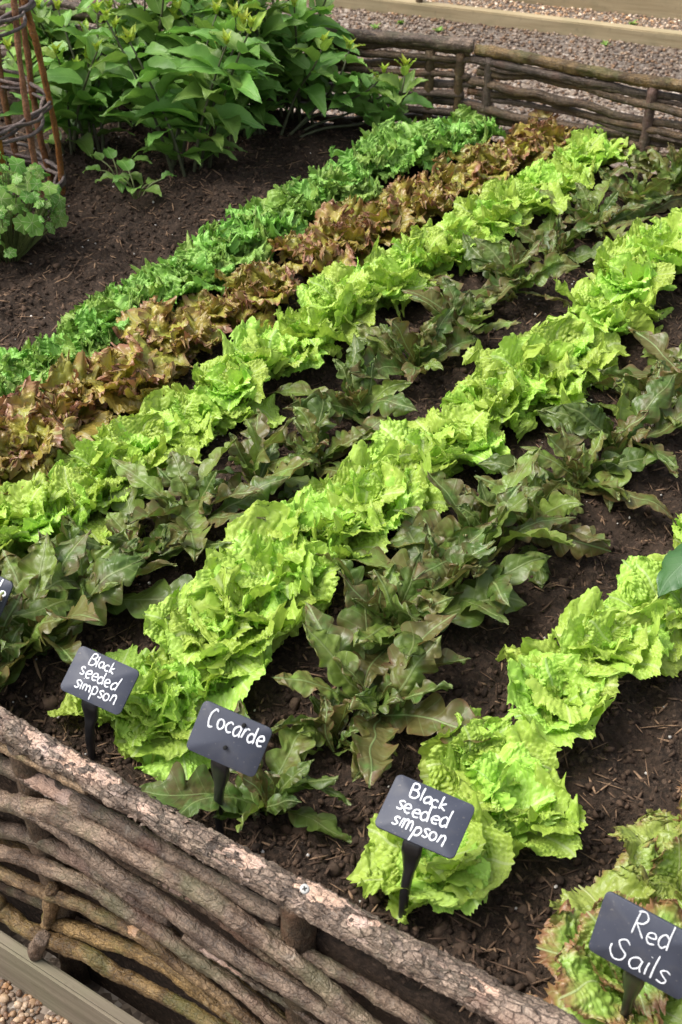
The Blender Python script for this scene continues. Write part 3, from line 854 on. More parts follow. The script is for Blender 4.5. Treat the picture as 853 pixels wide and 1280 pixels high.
# ------------------------------------------------------------------ plant name signs
def strokes():
    G = {}
    # x right, y up; x-height 1, ascender 1.9, descender -0.8; each glyph: advance, list of strokes
    G['B'] = (1.15, [[(0.1, 1.8), (0.08, 0.9), (0.1, 0.0)], [(0.1, 1.8), (0.6, 1.85), (0.8, 1.5), (0.6, 1.1), (0.15, 1.0)], [(0.15, 1.0), (0.75, 1.0), (1.0, 0.55), (0.7, 0.05), (0.1, 0.0)]])
    G['l'] = (0.40, [[(0.2, 1.9), (0.17, 0.9), (0.2, 0.0)]])
    G['a'] = (0.95, [[(0.75, 0.85), (0.45, 1.0), (0.12, 0.7), (0.12, 0.25), (0.4, 0.0), (0.7, 0.3), (0.75, 0.85)], [(0.75, 0.95), (0.75, 0.4), (0.9, 0.0)]])
    G['c'] = (0.85, [[(0.75, 0.85), (0.45, 1.02), (0.12, 0.7), (0.12, 0.3), (0.42, 0.0), (0.78, 0.15)]])
    G['k'] = (0.90, [[(0.15, 1.9), (0.14, 0.9), (0.15, 0.0)], [(0.7, 1.05), (0.18, 0.5), (0.8, 0.0)]])
    G['s'] = (0.78, [[(0.68, 0.9), (0.4, 1.02), (0.14, 0.8), (0.35, 0.55), (0.64, 0.32), (0.5, 0.02), (0.1, 0.08)]])
    G['e'] = (0.88, [[(0.13, 0.5), (0.5, 0.52), (0.74, 0.68), (0.55, 1.0), (0.2, 0.85), (0.12, 0.4), (0.38, 0.0), (0.78, 0.12)]])
    G['d'] = (0.98, [[(0.72, 0.8), (0.42, 1.0), (0.12, 0.65), (0.14, 0.2), (0.42, 0.0), (0.7, 0.3)], [(0.78, 1.85), (0.75, 0.9), (0.8, 0.0)]])
    G['i'] = (0.40, [[(0.2, 0.98), (0.18, 0.5), (0.22, 0.0)], [(0.2, 1.38), (0.22, 1.45)]])
    G['m'] = (1.25, [[(0.12, 1.0), (0.14, 0.5), (0.12, 0.0)], [(0.14, 0.6), (0.35, 1.0), (0.55, 0.8), (0.58, 0.0)], [(0.58, 0.6), (0.8, 1.0), (1.02, 0.8), (1.08, 0.0)]])
    G['p'] = (0.95, [[(0.15, 1.0), (0.15, 0.2), (0.12, -0.85)], [(0.16, 0.8), (0.45, 1.02), (0.8, 0.7), (0.7, 0.15), (0.35, 0.0), (0.15, 0.2)]])
    G['o'] = (0.92, [[(0.45, 1.0), (0.13, 0.7), (0.16, 0.2), (0.45, 0.0), (0.76, 0.3), (0.75, 0.75), (0.45, 1.0)]])
    G['n'] = (0.92, [[(0.14, 1.0), (0.15, 0.5), (0.13, 0.0)], [(0.15, 0.65), (0.42, 1.02), (0.68, 0.75), (0.75, 0.0), (0.82, -0.25)]])
    G['C'] = (1.0, [[(0.8, 1.55), (0.55, 1.75), (0.2, 1.3), (0.1, 0.6), (0.3, 0.02), (0.7, 0.1)]])
    G['r'] = (0.70, [[(0.15, 1.0), (0.16, 0.5), (0.15, 0.0)], [(0.16, 0.6), (0.35, 0.95), (0.65, 0.9)]])
    G['R'] = (1.05, [[(0.15, 1.75), (0.12, 0.9), (0.12, 0.0)], [(0.0, 1.7), (0.5, 1.85), (0.82, 1.45), (0.6, 1.0), (0.15, 0.85)], [(0.2, 0.85), (0.55, 0.45), (0.95, 0.0)]])
    G['S'] = (1.1, [[(0.9, 1.35), (0.6, 1.6), (0.25, 1.3), (0.45, 0.9), (0.85, 0.55), (0.75, 0.05), (0.3, -0.1), (-0.05, 0.35), (-0.1, 0.85)]])
    return G
GL = strokes()

def letters(lines, Wp, Hp, thick, key=0):
    """lines: (text, u0, u1, v_base, x_height) in panel fractions. Panel plane: x right, y up, z out."""
    ac = Acc()
    seed = random.Random(key)
    for text, u0, u1, vb, xh, slope in lines:
        adv = sum(GL[ch][0] for ch in text)
        sx = (u1 - u0) * Wp / adv
        x = (u0 - 0.5) * Wp
        for ch in text:
            a, sts = GL[ch]
            jy = seed.uniform(-0.12, 0.12) * xh * Hp; js = seed.uniform(0.86, 1.12); sh = seed.uniform(-0.10, 0.16)
            for st in sts:
                pts = [(x + (px + sh * py) * sx, (0.5 - vb) * Hp + jy + slope * (x / Wp + 0.5) * Hp + py * xh * Hp * js) for px, py in st]
                Q = catmull(np.array([(p[0], p[1], 0.0) for p in pts]), 0.0007)
                T = np.gradient(Q, axis=0); T /= np.linalg.norm(T, axis=1)[:, None] + 1e-12
                Nn = np.stack([-T[:, 1], T[:, 0], np.zeros(len(T))], -1)
                w = thick * (1 + 0.22 * vnoise(Q + x * 10, 350, 3))
                # rounded ends
                ends = np.minimum(np.arange(len(Q)), np.arange(len(Q))[::-1]) * 0.0007
                w = w * np.sqrt(np.clip(1 - (1 - np.clip(ends / thick, 0, 1)) ** 2, 0.08, 1))
                k = ac.n // 4000 * 0 
                rows = [Q - Nn * w[:, None], Q - Nn * w[:, None] * 0.7 + (0, 0, 0.00022), Q + Nn * w[:, None] * 0.7 + (0, 0, 0.00022), Q + Nn * w[:, None]]
                V = np.stack(rows, 1).reshape(-1, 3)
                V[:, 2] += 0.00002 * (len(ac.V) % 9)
                ac.add(V, grid_faces(len(Q), 4))
            x += a * sx
    return ac.mesh('lettering', M['chalk'])

def rounded_panel(W, H, r, t):
    pts = []
    for cx, cy, a0 in ((W / 2 - r, H / 2 - r, 0), (-W / 2 + r, H / 2 - r, 90), (-W / 2 + r, -H / 2 + r, 180), (W / 2 - r, -H / 2 + r, 270)):
        for k in range(6):
            a = math.radians(a0 + k * 18)
            pts.append((cx + r * math.cos(a), cy + r * math.sin(a)))
    P = np.array(pts); n = len(P)
    ring = lambda s, z: np.hstack([P * (1 - s / np.abs(P).max(0) ), np.full((n, 1), z)])
    V = np.vstack([np.zeros((1, 3)) + (0, 0, -t), ring(0, -t), ring(0, -0.0004), ring(0.0004, 0), np.zeros((1, 3))])
    faces = []
    for k in range(n):
        k2 = (k + 1) % n
        faces += [(0, 1 + k2, 1 + k), (4 * 0 + 1 + k, 1 + k2, 1 + n + k2), (1 + k, 1 + n + k2, 1 + n + k), (1 + n + k, 1 + n + k2, 1 + 2 * n + k2), (1 + n + k, 1 + 2 * n + k2, 1 + 2 * n + k),
                  (1 + 2 * n + k, 1 + 2 * n + k2, 1 + 3 * n)]
    return V, np.array(faces)

def project(P):
    d = np.asarray(P) - np.array([0, 0, CAM_H])
    zc = d[..., 1] * CP - d[..., 2] * SP
    yc = d[..., 1] * SP + d[..., 2] * CP
    return np.stack([CX + F_PX * d[..., 0] / zc, CY - F_PX * yc / zc], -1)

def sign_pose(corners, base_px):
    base = on_z(base_px[0], base_px[1], 0.0)
    tl, tr, br, bl = [np.array(c, float) for c in corners]
    cpx = (tl + tr + br + bl) / 4
    nf = np.array([0, -1.0, 0.0])
    best = None
    c0 = on_plane(cpx[0], cpx[1], base, nf)
    for dy in np.linspace(-0.01, 0.02, 3):
        c = on_plane(cpx[0], cpx[1], base + np.array([0, dy, 0]), nf)
        for yaw in np.radians(np.arange(-70, 20, 5)):
            u = np.array([math.cos(yaw), math.sin(yaw), 0])
            for tilt in np.radians(np.arange(0, 76, 6)):
                hz = np.array([-u[1], u[0], 0])
                v = np.array([0, 0, math.cos(tilt)]) + hz * math.sin(tilt)
                u0, v0 = u, v
                for roll in np.radians((-16, -11, -6, 0, 6)):
                  u = u0 * math.cos(roll) + v0 * math.sin(roll); v = v0 * math.cos(roll) - u0 * math.sin(roll)
                  for W, H in ((0.078, 0.055), (0.084, 0.059), (0.090, 0.063), (0.096, 0.067), (0.090, 0.067)):
                    C = np.array([c - u * W / 2 + v * H / 2, c + u * W / 2 + v * H / 2, c + u * W / 2 - v * H / 2, c - u * W / 2 - v * H / 2])
                    e = np.abs(project(C) - np.array([tl, tr, br, bl])).sum()
                    if best is None or e < best[0]:
                        best = (e, c, u, v, W, H)
                u, v = u0, v0
    print('sign', [round(float(x), 3) for x in best[1]], best[0], best[4:])
    return base, best

SIGNS = [
    (((101.5, 806), (175, 839), (148, 896.6), (74, 858.6)), (113, 946), [('Black', .23, .66, .285, .125, 0.0), ('seeded', .17, .80, .56, .15, 0.0), ('simpson', .18, .87, .82, .15, 0.0)],
     'slate label with three handwritten lines beside the left oakleaf plants', 0.00085),
    (((254.5, 875.5), (342.5, 911), (318.5, 973.6), (230, 935)), (273, 1035), [('Cocarde', .15, .95, .42, .20, 0.03)],
     'slate label with a single handwritten word and two small studs', 0.0010),
    (((497, 965.5), (595, 1008), (567, 1075), (466.6, 1029)), (501, 1152), [('Black', .23, .70, .31, .135, 0.0), ('seeded', .14, .80, .58, .16, 0.0), ('simpson', .17, .84, .86, .16, 0.0)],
     'slate label with three handwritten lines in front of the right lime lettuces', 0.0009),
    (((757, 1114.6), (880, 1178), (851.6, 1250), (729, 1187)), (776, 1293), [('Red', .34, .74, .40, .21, 0.0), ('Sails', .22, .82, .88, .21, 0.0)],
     'slate label with two short handwritten words beside the bronze-edged lettuce', 0.00075),
    (((-57, 693), (18, 728), (-9, 788), (-84, 751)), (-45, 838), [('Cocarde', .12, .96, .42, .20, 0.03)],
     'slate label cut off by the left edge of the picture', 0.00125),
]
for corners, bpx, txt, label, th in SIGNS:
    base, (e, c, u, v, W, H) = sign_pose(corners, bpx)
    nrm = np.cross(u, v)
    if nrm[1] > 0: nrm = -nrm
    root = empty('plant_label', tuple(base))
    tag(root, label, 'plant label', 'slate plant labels')
    mw = Matrix(((u[0], v[0], nrm[0], c[0] - base[0]), (u[1], v[1], nrm[1], c[1] - base[1]), (u[2], v[2], nrm[2], c[2] - base[2]), (0, 0, 0, 1)))
    V, Fc = rounded_panel(W, H, 0.006, 0.0028)
    pan = link('panel', mesh_from('panel', V, Fc, M['slate'], False), root)
    pan.matrix_local = mw
    le = link('lettering', letters(txt, W, H, th, int(bpx[0])), pan)
    le.location = (0, 0, 0.0004)
    if len(txt) == 1 and corners[0][0] > 0:
        for uu, vv in ((0.62, 0.14), (0.50, 0.67)):
            V, Fq = disc_v(0.0022, -0.001, 0.0014, 0.0035, 12)
            s_ = link('stud', mesh_from('stud', V, Fq, M['hole']), pan)
            s_.location = ((uu - 0.5) * W, (0.5 - vv) * H, 0)
    # stake: a flared head that holds the panel from behind, then a tapering blade into the soil
    pb = c - base - v * (H * 0.42) - nrm * 0.0055
    pm = c - base - v * (H * 0.05) - nrm * 0.0055
    Q = catmull(np.array([(0, 0, -0.09), (pb[0] * 0.25, pb[1] * 0.25, pb[2] * 0.3), (pb[0] * 0.7, pb[1] * 0.7, pb[2] * 0.72), tuple(pb - v * 0.004), tuple(pm)]), 0.006)
    t = np.linspace(0, 1, len(Q))
    ww = np.interp(t, [0, 0.45, 0.7, 0.82, 1], [0.0030, 0.0042, 0.0055, 0.0100, 0.0100]); tt = np.interp(t, [0, 0.7, 0.85, 1], [0.003, 0.0042, 0.0030, 0.0022])
    T = np.gradient(Q, axis=0); T /= np.linalg.norm(T, axis=1)[:, None]
    side = np.repeat(u[None], len(Q), 0); dep = np.cross(T, side)
    prof = [(-1, -0.6), (-0.6, -1), (0.6, -1), (1, -0.6), (1, 0.6), (0.6, 1), (-0.6, 1), (-1, 0.6)]
    V = np.stack([Q + side * (ww * a)[:, None] + dep * (tt * b)[:, None] for a, b in prof], 1).reshape(-1, 3)
    link('stake', mesh_from('stake', V, grid_faces(len(Q), 8, True), M['plastic']), root)

# ------------------------------------------------------------------ leaves
def leaf(nu, nv, L, W, arch, prof, blunt=0.25, cup=0.0, ruff=0.0, rfreq=3.0, rpow=2.2, serr=0.0, sfreq=14, blis=0.0, bcell=0.009,
         noise_amp=0.0, lobes=None, roll=0.0, seed=0, holes=0, twist=0.0, crump=0.0, cfreq=7.0):
    """a leaf along +X, rising in Z; returns V, F, uv, edge"""
    r = np.random.default_rng(seed)
    u = np.linspace(0, 1, nu); v = np.linspace(-1, 1, nv)
    U, Vv = np.meshgrid(u, v, indexing='ij')
    w = prof(u)
    if lobes is not None: 
        wl = w * lobes(u, r.uniform(0, 1)); wr = w * lobes(u, r.uniform(0, 1))
        Wd = np.where(Vv < 0, wl[:, None], wr[:, None])
    else:
        Wd = np.repeat(w[:, None], nv, 1)
    av = np.abs(Vv)
    sp = np.stack([U.ravel() * sfreq, np.sign(Vv.ravel()) * 7 + 0 * U.ravel(), np.full(U.size, seed * 1.37)], -1)
    se = vnoise(sp, 1.0, 3).reshape(U.shape) + 0.6 * vnoise(sp, 2.3, 5).reshape(U.shape)
    Wd = Wd * (1 + serr * se * av ** 3)
    s = Vv * Wd * W
    # tip: the far edge is an arc with its own teeth
    st = np.stack([Vv.ravel() * sfreq * 0.6, np.zeros(U.size), np.full(U.size, seed * 2.1 + 5)], -1)
    te = (vnoise(st, 1.0, 9) + 0.6 * vnoise(st, 2.3, 19)).reshape(U.shape)
    Ul = U * (1 - blunt * av ** 2.2 * U ** 2) + serr * 0.35 * te * U ** 6
    # midrib in the x-z plane
    ang = np.interp(np.linspace(0, 1.1, 200), np.linspace(0, 1, len(arch)), arch)
    mx = np.concatenate([[0], np.cumsum(np.cos(ang))]) * L * 1.1 / 200; mz = np.concatenate([[0], np.cumsum(np.sin(ang))]) * L * 1.1 / 200
    tt = np.linspace(0, 1.1, 201)
    X = np.interp(Ul, tt, mx); Z = np.interp(Ul, tt, mz); A = np.interp(Ul, np.linspace(0, 1.1, 200), ang)
    # ruffles: growing towards the margin
    ph = r.uniform(0, 6.28, 6)
    side = np.where(Vv < 0, 0.0, 1.0)
    arc = Ul * 2 * np.pi
    rf = (np.sin(arc * rfreq + ph[0] + side * ph[1]) + 0.6 * np.sin(arc * rfreq * 1.73 + ph[2] + side * ph[3] * 2) + 0.45 * np.sin(arc * rfreq * 2.9 + ph[4] - av * 2))
    rt = np.sin(Vv * 3.1 * rfreq * 0.7 + ph[5]) + 0.5 * np.sin(Vv * 3.1 * rfreq * 1.6 + ph[0])
    em = np.clip(np.maximum(av ** rpow, (U ** (rpow * 1.6)) * 0.75), 0, 1)
    h = ruff * (rf * av ** rpow + rt * 0.55 * U ** (rpow * 2)) * np.clip(U * 3, 0, 1)
    if cup:
        h = h + cup * (s ** 2) / max(W, 1e-6)
    if blis:
        bu, bv = (Ul * L - np.abs(s) * 0.5) / bcell, s / bcell
        f1, f2 = worley(bu.ravel() + seed * 13.0, bv.ravel() + seed * 7.0, seed)
        pf = np.clip((f2 - f1) * 1.6, 0, 1).reshape(U.shape)
        h = h + blis * (pf - 0.4) * np.clip(av * 5 , 0.15, 1) * np.clip(U * 2.5, 0, 1)
    if crump:
        q = np.stack([(Ul * L).ravel() / 0.12 * cfreq, s.ravel() / 0.12 * cfreq, np.full(U.size, seed * 3.3)], -1)
        n_ = np.abs(vnoise(q, 1.0, 61)) + 0.5 * np.abs(vnoise(q, 2.1, 67))
        h = h + crump * (0.45 - n_.reshape(U.shape)) * np.clip(av * 2.5, 0.25, 1) * np.clip(U * 2.5, 0, 1)
    # lateral curl (roll): wraps the blade across
    if roll:
        th = s * roll
        y = np.sin(th) / roll; h = h + (1 - np.cos(th)) / roll
    else:
        y = s
    tw = twist * U
    yy, hh = y * np.cos(tw) - h * np.sin(tw), y * np.sin(tw) + h * np.cos(tw)
    P = np.stack([X - np.sin(A) * hh, yy, Z + np.cos(A) * hh], -1).reshape(-1, 3)
    if noise_amp:
        off = seed * 3.7
        for k in range(3):
            P[:, k] += noise_amp * (vnoise(P + off + k * 9, 16, 40 + k) + 0.5 * vnoise(P + off + k * 5, 38, 50 + k)) * np.clip(U.ravel() * 3, 0, 1)
    Fq = grid_faces(nu, nv)
    if holes:
        keep = np.ones(len(Fq), bool)
        fc = np.stack([(Ul * L).ravel(), s.ravel()], -1)[Fq].mean(1)
        for _ in range(holes):
            hu, hv, hr = r.uniform(0.4, 0.95) * L, r.uniform(-0.8, 0.8) * W, r.uniform(0.0015, 0.0045)
            keep &= np.hypot(fc[:, 0] - hu, (fc[:, 1] - hv) * r.uniform(0.7, 1.4)) > hr
        Fq = Fq[keep]
    edge = np.maximum(av, U ** 2.0).ravel()
    uv = np.stack([(Ul * L).ravel(), s.ravel()], -1)
    return P, Fq, uv, edge

def place(P, az, base=(0, 0, 0), tilt=0.0):
    if tilt:
        c, s = math.cos(tilt), math.sin(tilt)
        P = P @ np.array([[1, 0, 0], [0, c, s], [0, -s, c]])
    c, s = math.cos(az), math.sin(az)
    return P @ np.array([[c, s, 0], [-s, c, 0], [0, 0, 1]]) + np.array(base)

fan = lambda u: (0.13 + 0.87 * np.clip(u * 1.55, 0, 1) ** 0.85) * (1 - 0.22 * np.clip((u - 0.6) / 0.4, 0, 1) ** 2)
def oval(u): return (np.sin(np.pi * np.clip(u, 0, 1) ** 0.8) ** 0.75) * 0.97 + 0.05 * (1 - u)
def oak_env(u): return (0.20 + 0.80 * np.clip((u - 0.03) / 0.45, 0, 1) ** 0.9) * np.sqrt(np.clip(1 - np.clip((u - 0.70) / 0.30, 0, 1) ** 2.0, 0.0, 1)) + 0.004
def oak_lobes(u, ph):
    w = 2 * np.abs(np.sin(np.pi * (4.6 * u ** 0.95 + 0.25 * ph))) ** 0.7 - 1
    f = np.clip((u - 0.15) * 5, 0, 1) * np.clip((0.97 - u) * 5.5, 0, 1)
    return 0.73 + 0.27 * (w * f + (1 - f) * 0.5)

def plant(kind, seed):
    r = random.Random(seed)
    ac = Acc()
    az = r.uniform(0, 6.28)
    deg = math.radians
    if kind == 'lime':
        n = r.randint(13, 16)
        for i in range(n):
            f = i / (n - 1)
            L = (0.118 - 0.034 * f) * r.uniform(0.85, 1.15); W = L * r.uniform(0.43, 0.55)
            e0 = 34 + 42 * f + r.uniform(-10, 10)
            arch = [deg(e0 + 8), deg(e0), deg(e0 - 28 + r.uniform(-12, 12)), deg(e0 - 42 + r.uniform(-30, 30))]
            P, Fq, uv, ed = leaf(70, 66, L, W, arch, fan, blunt=0.28, cup=r.uniform(-0.1, 0.8), ruff=r.uniform(0.008, 0.013), rfreq=r.uniform(1.5, 2.6), rpow=1.7, crump=0.007, cfreq=r.uniform(4, 6),
                                 serr=0.11, sfreq=r.uniform(11, 17), blis=0.0042, bcell=r.uniform(0.0066, 0.0084), noise_amp=0.011, seed=seed * 40 + i,
                                 holes=r.choice((0, 0, 0, 0, 1, 2)), twist=r.uniform(-0.5, 0.5))
            ac.add(place(P, az, (r.uniform(-.012, .012), r.uniform(-.012, .012), 0.002 + 0.012 * f), r.uniform(-0.25, 0.25)), Fq, uv, edge=ed, rnd=r.random())
            az += 2.4 + r.uniform(-0.35, 0.35)
    elif kind == 'sails':
        n = 12
        for i in range(n):
            f = i / (n - 1)
            L = (0.150 - 0.06 * f) * r.uniform(0.88, 1.12); W = L * r.uniform(0.40, 0.5)
            e0 = 24 + 48 * f + r.uniform(-8, 8)
            arch = [deg(e0 + 8), deg(e0), deg(e0 - 24), deg(e0 - 55 + r.uniform(-18, 18))]
            P, Fq, uv, ed = leaf(64, 64, L, W, arch, fan, blunt=0.25, cup=r.uniform(-0.2, 0.5), ruff=r.uniform(0.006, 0.010), rfreq=r.uniform(2.0, 3.0), rpow=2.4, crump=0.008, cfreq=6,
                                 serr=0.15, sfreq=30, blis=0.0034, bcell=0.0085, noise_amp=0.010, seed=seed * 40 + i, holes=r.choice((0, 0, 1)), twist=r.uniform(-0.4, 0.4))
            ac.add(place(P, az, (0, 0, 0.004 + 0.012 * f), r.uniform(-0.2, 0.2)), Fq, uv, edge=ed, rnd=r.random())
            az += 2.4 + r.uniform(-0.3, 0.3)
    elif kind == 'red':
        n = r.randint(13, 16)
        for i in range(n):
            f = i / (n - 1)
            L = (0.105 - 0.035 * f) * r.uniform(0.85, 1.15); W = L * r.uniform(0.42, 0.55)
            e0 = 32 + 46 * f + r.uniform(-10, 10)
            arch = [deg(e0 + 5), deg(e0), deg(e0 - 20), deg(e0 - 50 + r.uniform(-25, 25))]
            P, Fq, uv, ed = leaf(54, 54, L, W, arch, fan, blunt=0.2, cup=r.uniform(-0.2, 0.5), ruff=r.uniform(0.007, 0.011), rfreq=r.uniform(2.4, 3.6), rpow=2.0, crump=0.009, cfreq=8,
                                 serr=0.20, sfreq=28, blis=0.0018, bcell=0.006, noise_amp=0.010, seed=seed * 40 + i, twist=r.uniform(-0.5, 0.5))
            ac.add(place(P, az, (r.uniform(-.01, .01), r.uniform(-.01, .01), 0.004 + 0.012 * f), r.uniform(-0.2, 0.2)), Fq, uv, edge=ed, rnd=r.random())
            az += 2.4 + r.uniform(-0.35, 0.35)
    elif kind == 'curly':
        n = r.randint(18, 21)
        for i in range(n):
            f = i / (n - 1)
            L = (0.094 - 0.026 * f) * r.uniform(0.85, 1.15); W = L * r.uniform(0.44, 0.56)
            e0 = 28 + 50 * f + r.uniform(-10, 10)
            arch = [deg(e0), deg(e0), deg(e0 - 22), deg(e0 - 60 + r.uniform(-25, 25))]
            P, Fq, uv, ed = leaf(84, 84, L, W, arch, fan, blunt=0.2, cup=r.uniform(0.0, 0.5), ruff=r.uniform(0.006, 0.009), rfreq=r.uniform(4.0, 6.0), rpow=2.2, crump=0.009, cfreq=9,
                                 serr=0.10, sfreq=60, blis=0.0010, bcell=0.005, noise_amp=0.009, seed=seed * 40 + i, twist=r.uniform(-0.5, 0.5))
            ac.add(place(P, az, (r.uniform(-.01, .01), r.uniform(-.01, .01), 0.004 + 0.012 * f), r.uniform(-0.2, 0.2)), Fq, uv, edge=ed, rnd=r.random())
            az += 2.4 + r.uniform(-0.35, 0.35)
    elif kind == 'oak':
        n = r.randint(15, 19)
        for i in range(n):
            f = i / (n - 1)
            L = (0.160 - 0.085 * f) * r.uniform(0.8, 1.2); W = L * r.uniform(0.13, 0.185)
            e0 = 24 + 50 * f + r.uniform(-14, 14)
            arch = [deg(e0 + 10), deg(e0), deg(e0 - 18 + r.uniform(-10, 10)), deg(e0 - 40 + r.uniform(-25, 25))]
            P, Fq, uv, ed = leaf(84, 25, L, W, arch, oak_env, blunt=0.10, cup=r.uniform(-0.5, 0.7), crump=0.003, cfreq=5, ruff=r.uniform(0.002, 0.0045), rfreq=r.uniform(1.6, 2.6), rpow=1.6,
                                 serr=0.05, sfreq=9, blis=0.0011, bcell=0.011, noise_amp=0.007, lobes=oak_lobes, seed=seed * 40 + i, twist=r.uniform(-0.7, 0.7))
            ac.add(place(P, az, (r.uniform(-.012, .012), r.uniform(-.012, .012), 0.004 + 0.01 * f), r.uniform(-0.45, 0.45)), Fq, uv, edge=ed, rnd=r.random())
            az += 2.4 + r.uniform(-0.45, 0.45)
    me = ac.mesh(kind + '_lettuce', M[kind])
    return me

NVAR = {'lime': 9, 'oak': 8, 'curly': 6, 'red': 6, 'sails': 2}
VAR = {k: [plant(k, 100 + 31 * i + len(k)) for i in range(n)] for k, n in NVAR.items()}
ORD = ['first', 'second', 'third', 'fourth', 'fifth', 'sixth', 'seventh', 'eighth', 'ninth', 'tenth', 'eleventh', 'twelfth', 'thirteenth', 'fourteenth',
       'fifteenth', 'sixteenth', 'seventeenth', 'eighteenth', 'nineteenth', 'twentieth']

ROWS = [
    ('curly', 'curly_lettuce', 14, [(-35, 500, 1.0), (20, 480, 1.0), (70, 455, 0.95), (125, 412, 1.0), (190, 372, 1.0), (245, 345, 1.0), (290, 315, .95), (335, 288, 1.0), (380, 258, 1.0), (430, 235, 1.1), (475, 205, 1.15), (520, 190, 1.1), (558, 174, 1.0), (590, 158, 0.95)],
     '{} curly green lettuce from the left in the rearmost row', 'curly green lettuces in the rearmost row'),
    ('red', 'red_lettuce', 15, [(-30, 590, 1.1), (25, 560, 1.1), (75, 515, 1.05), (150, 478, 1.1), (215, 428, 1.1), (270, 395, 1.0), (330, 372, 1.0), (385, 325, 1.0), (430, 295, 1.0), (475, 275, 1.0), (520, 258, 1.0), (565, 238, 1.0), (610, 208, 1.0), (650, 190, 0.95), (685, 174, 0.95)],
     '{} red brown frilly lettuce from the left in the red row', 'red brown lettuces in one row'),
    ('lime', 'lime_lettuce', 15, [(-20, 690, 1.0), (40, 650, 1.05), (105, 615, 1.0), (160, 565, 0.9), (230, 530, 1.0), (290, 490, 0.9), (350, 450, 1.05), (410, 405, 1.05), (465, 370, 1.0), (520, 330, 1.0), (575, 300, 1.0), (620, 268, 1.05), (665, 238, 1.05), (715, 210, 1.0), (762, 186, 0.95)],
     '{} lime green lettuce from the left in the rear lime row', 'lime lettuces in the rear lime row'),
    ('oak', 'oakleaf_lettuce', 15, [(-15, 840, 1.05), (50, 790, 1.1), (110, 735, 1.1), (180, 690, 1.0), (245, 640, 1.0), (320, 592, 1.05), (395, 548, 1.0), (450, 492, 1.0), (520, 440, 1.0), (580, 395, 1.05), (640, 345, 1.05), (695, 302, 1.0), (745, 270, 1.0), (800, 240, 1.0), (845, 215, 1.0)],
     '{} bronze oakleaf lettuce from the left in the rear oakleaf row', 'oakleaf lettuces in the rear oakleaf row'),
    ('lime', 'lime_lettuce', 15, [(140, 880, 0.9), (205, 885, 0.95), (240, 825, 1.0), (300, 780, 1.1), (350, 725, 1.1), (405, 680, 1.1), (460, 640, 1.1), (520, 600, 1.1), (565, 555, 1.05), (620, 510, 1.1), (670, 465, 1.15), (725, 420, 1.2), (775, 375, 1.2), (820, 335, 1.2), (865, 300, 1.2)],
     '{} lime green lettuce from the left in the long middle lime row', 'lime lettuces in the middle lime row'),
    ('oak', 'oakleaf_lettuce', 11, [(325, 985, 1.0), (420, 905, 0.75), (470, 860, 1.15), (490, 775, 1.1), (555, 730, 1.15), (605, 680, 1.1), (665, 645, 1.1), (725, 590, 1.1), (775, 545, 1.1), (825, 500, 1.1), (875, 465, 1.1)],
     '{} bronze oakleaf lettuce from the left in the front oakleaf row', 'oakleaf lettuces in the front oakleaf row'),
    ('lime', 'lime_lettuce', 6, [(548, 1075, 0.92), (603, 940, 0.85), (638, 1000, 1.0), (700, 865, 1.0), (768, 812, 1.0), (845, 765, 1.0)],
     '{} lime green lettuce from the left in the front right row', 'lime lettuces in the front right row'),
]
cnt = {}
prow = random.Random(5)
def put_plant(kind, name, px, py, s, label, group, z=0.035):
    p = on_z(px, py, z * s)
    i = cnt.get(kind, 0); cnt[kind] = i + 1
    o = bpy.data.objects.new(name, VAR[kind][i % len(VAR[kind])])
    COL.objects.link(o)
    zz = float(soil_height(np.array([[p[0], p[1], 0]]))[0])
    o.location = (p[0], p[1], zz - 0.006)
    o.rotation_euler = (prow.uniform(-0.12, 0.12), prow.uniform(-0.12, 0.12), prow.uniform(0, 6.28))
    q = s * prow.uniform(0.92, 1.06) * {'lime': 0.885, 'oak': 0.97}.get(kind, 1.0)
    o.scale = (q, q, q * prow.uniform(0.9, 1.1))
    return tag(o, label, 'lettuce', group)
for kind, name, n, way, lab, grp in ROWS:
    if kind == 'lime' and n == 15:
        W_ = np.array(way); tq = np.linspace(0, len(way) - 1, 18)
        way = [tuple(np.interp(q, np.arange(len(way)), W_[:, c]) + (prow.uniform(-7, 7) if c < 2 else 0) for c in range(3)) for q in tq]
    if kind == 'lime' and n == 6: cnt['lime'] += 4
    for i, (px, py, s) in enumerate(way):
        put_plant(kind, name, px, py, s, lab.format(ORD[i]), grp)
put_plant('lime', 'lime_lettuce', 888, 668, 0.8, 'lime green lettuce showing only its leaf tips at the right edge', 'lime lettuces in the front right row')
for px, py, s, lb in ((775, 1215, 0.80, 'pale green bronze-edged lettuce behind the two word label'), (850, 1105, 0.66, 'bronze-edged lettuce above the two word label, middle of its row'),
                      (900, 1050, 0.60, 'bronze-edged lettuce cut off by the right edge'), (850, 1290, 0.75, 'bronze-edged lettuce in the bottom right corner')):
    put_plant('sails', 'bronze_lettuce', px, py, s, lb, 'bronze edged lettuces')

# ------------------------------------------------------------------ leafy shrubs
def ovate(u): return np.clip(np.sin(np.pi * np.clip(u * 1.0, 0, 1) ** 0.62), 0, 1) ** 0.9 * (1 - 0.25 * u) + 0.012

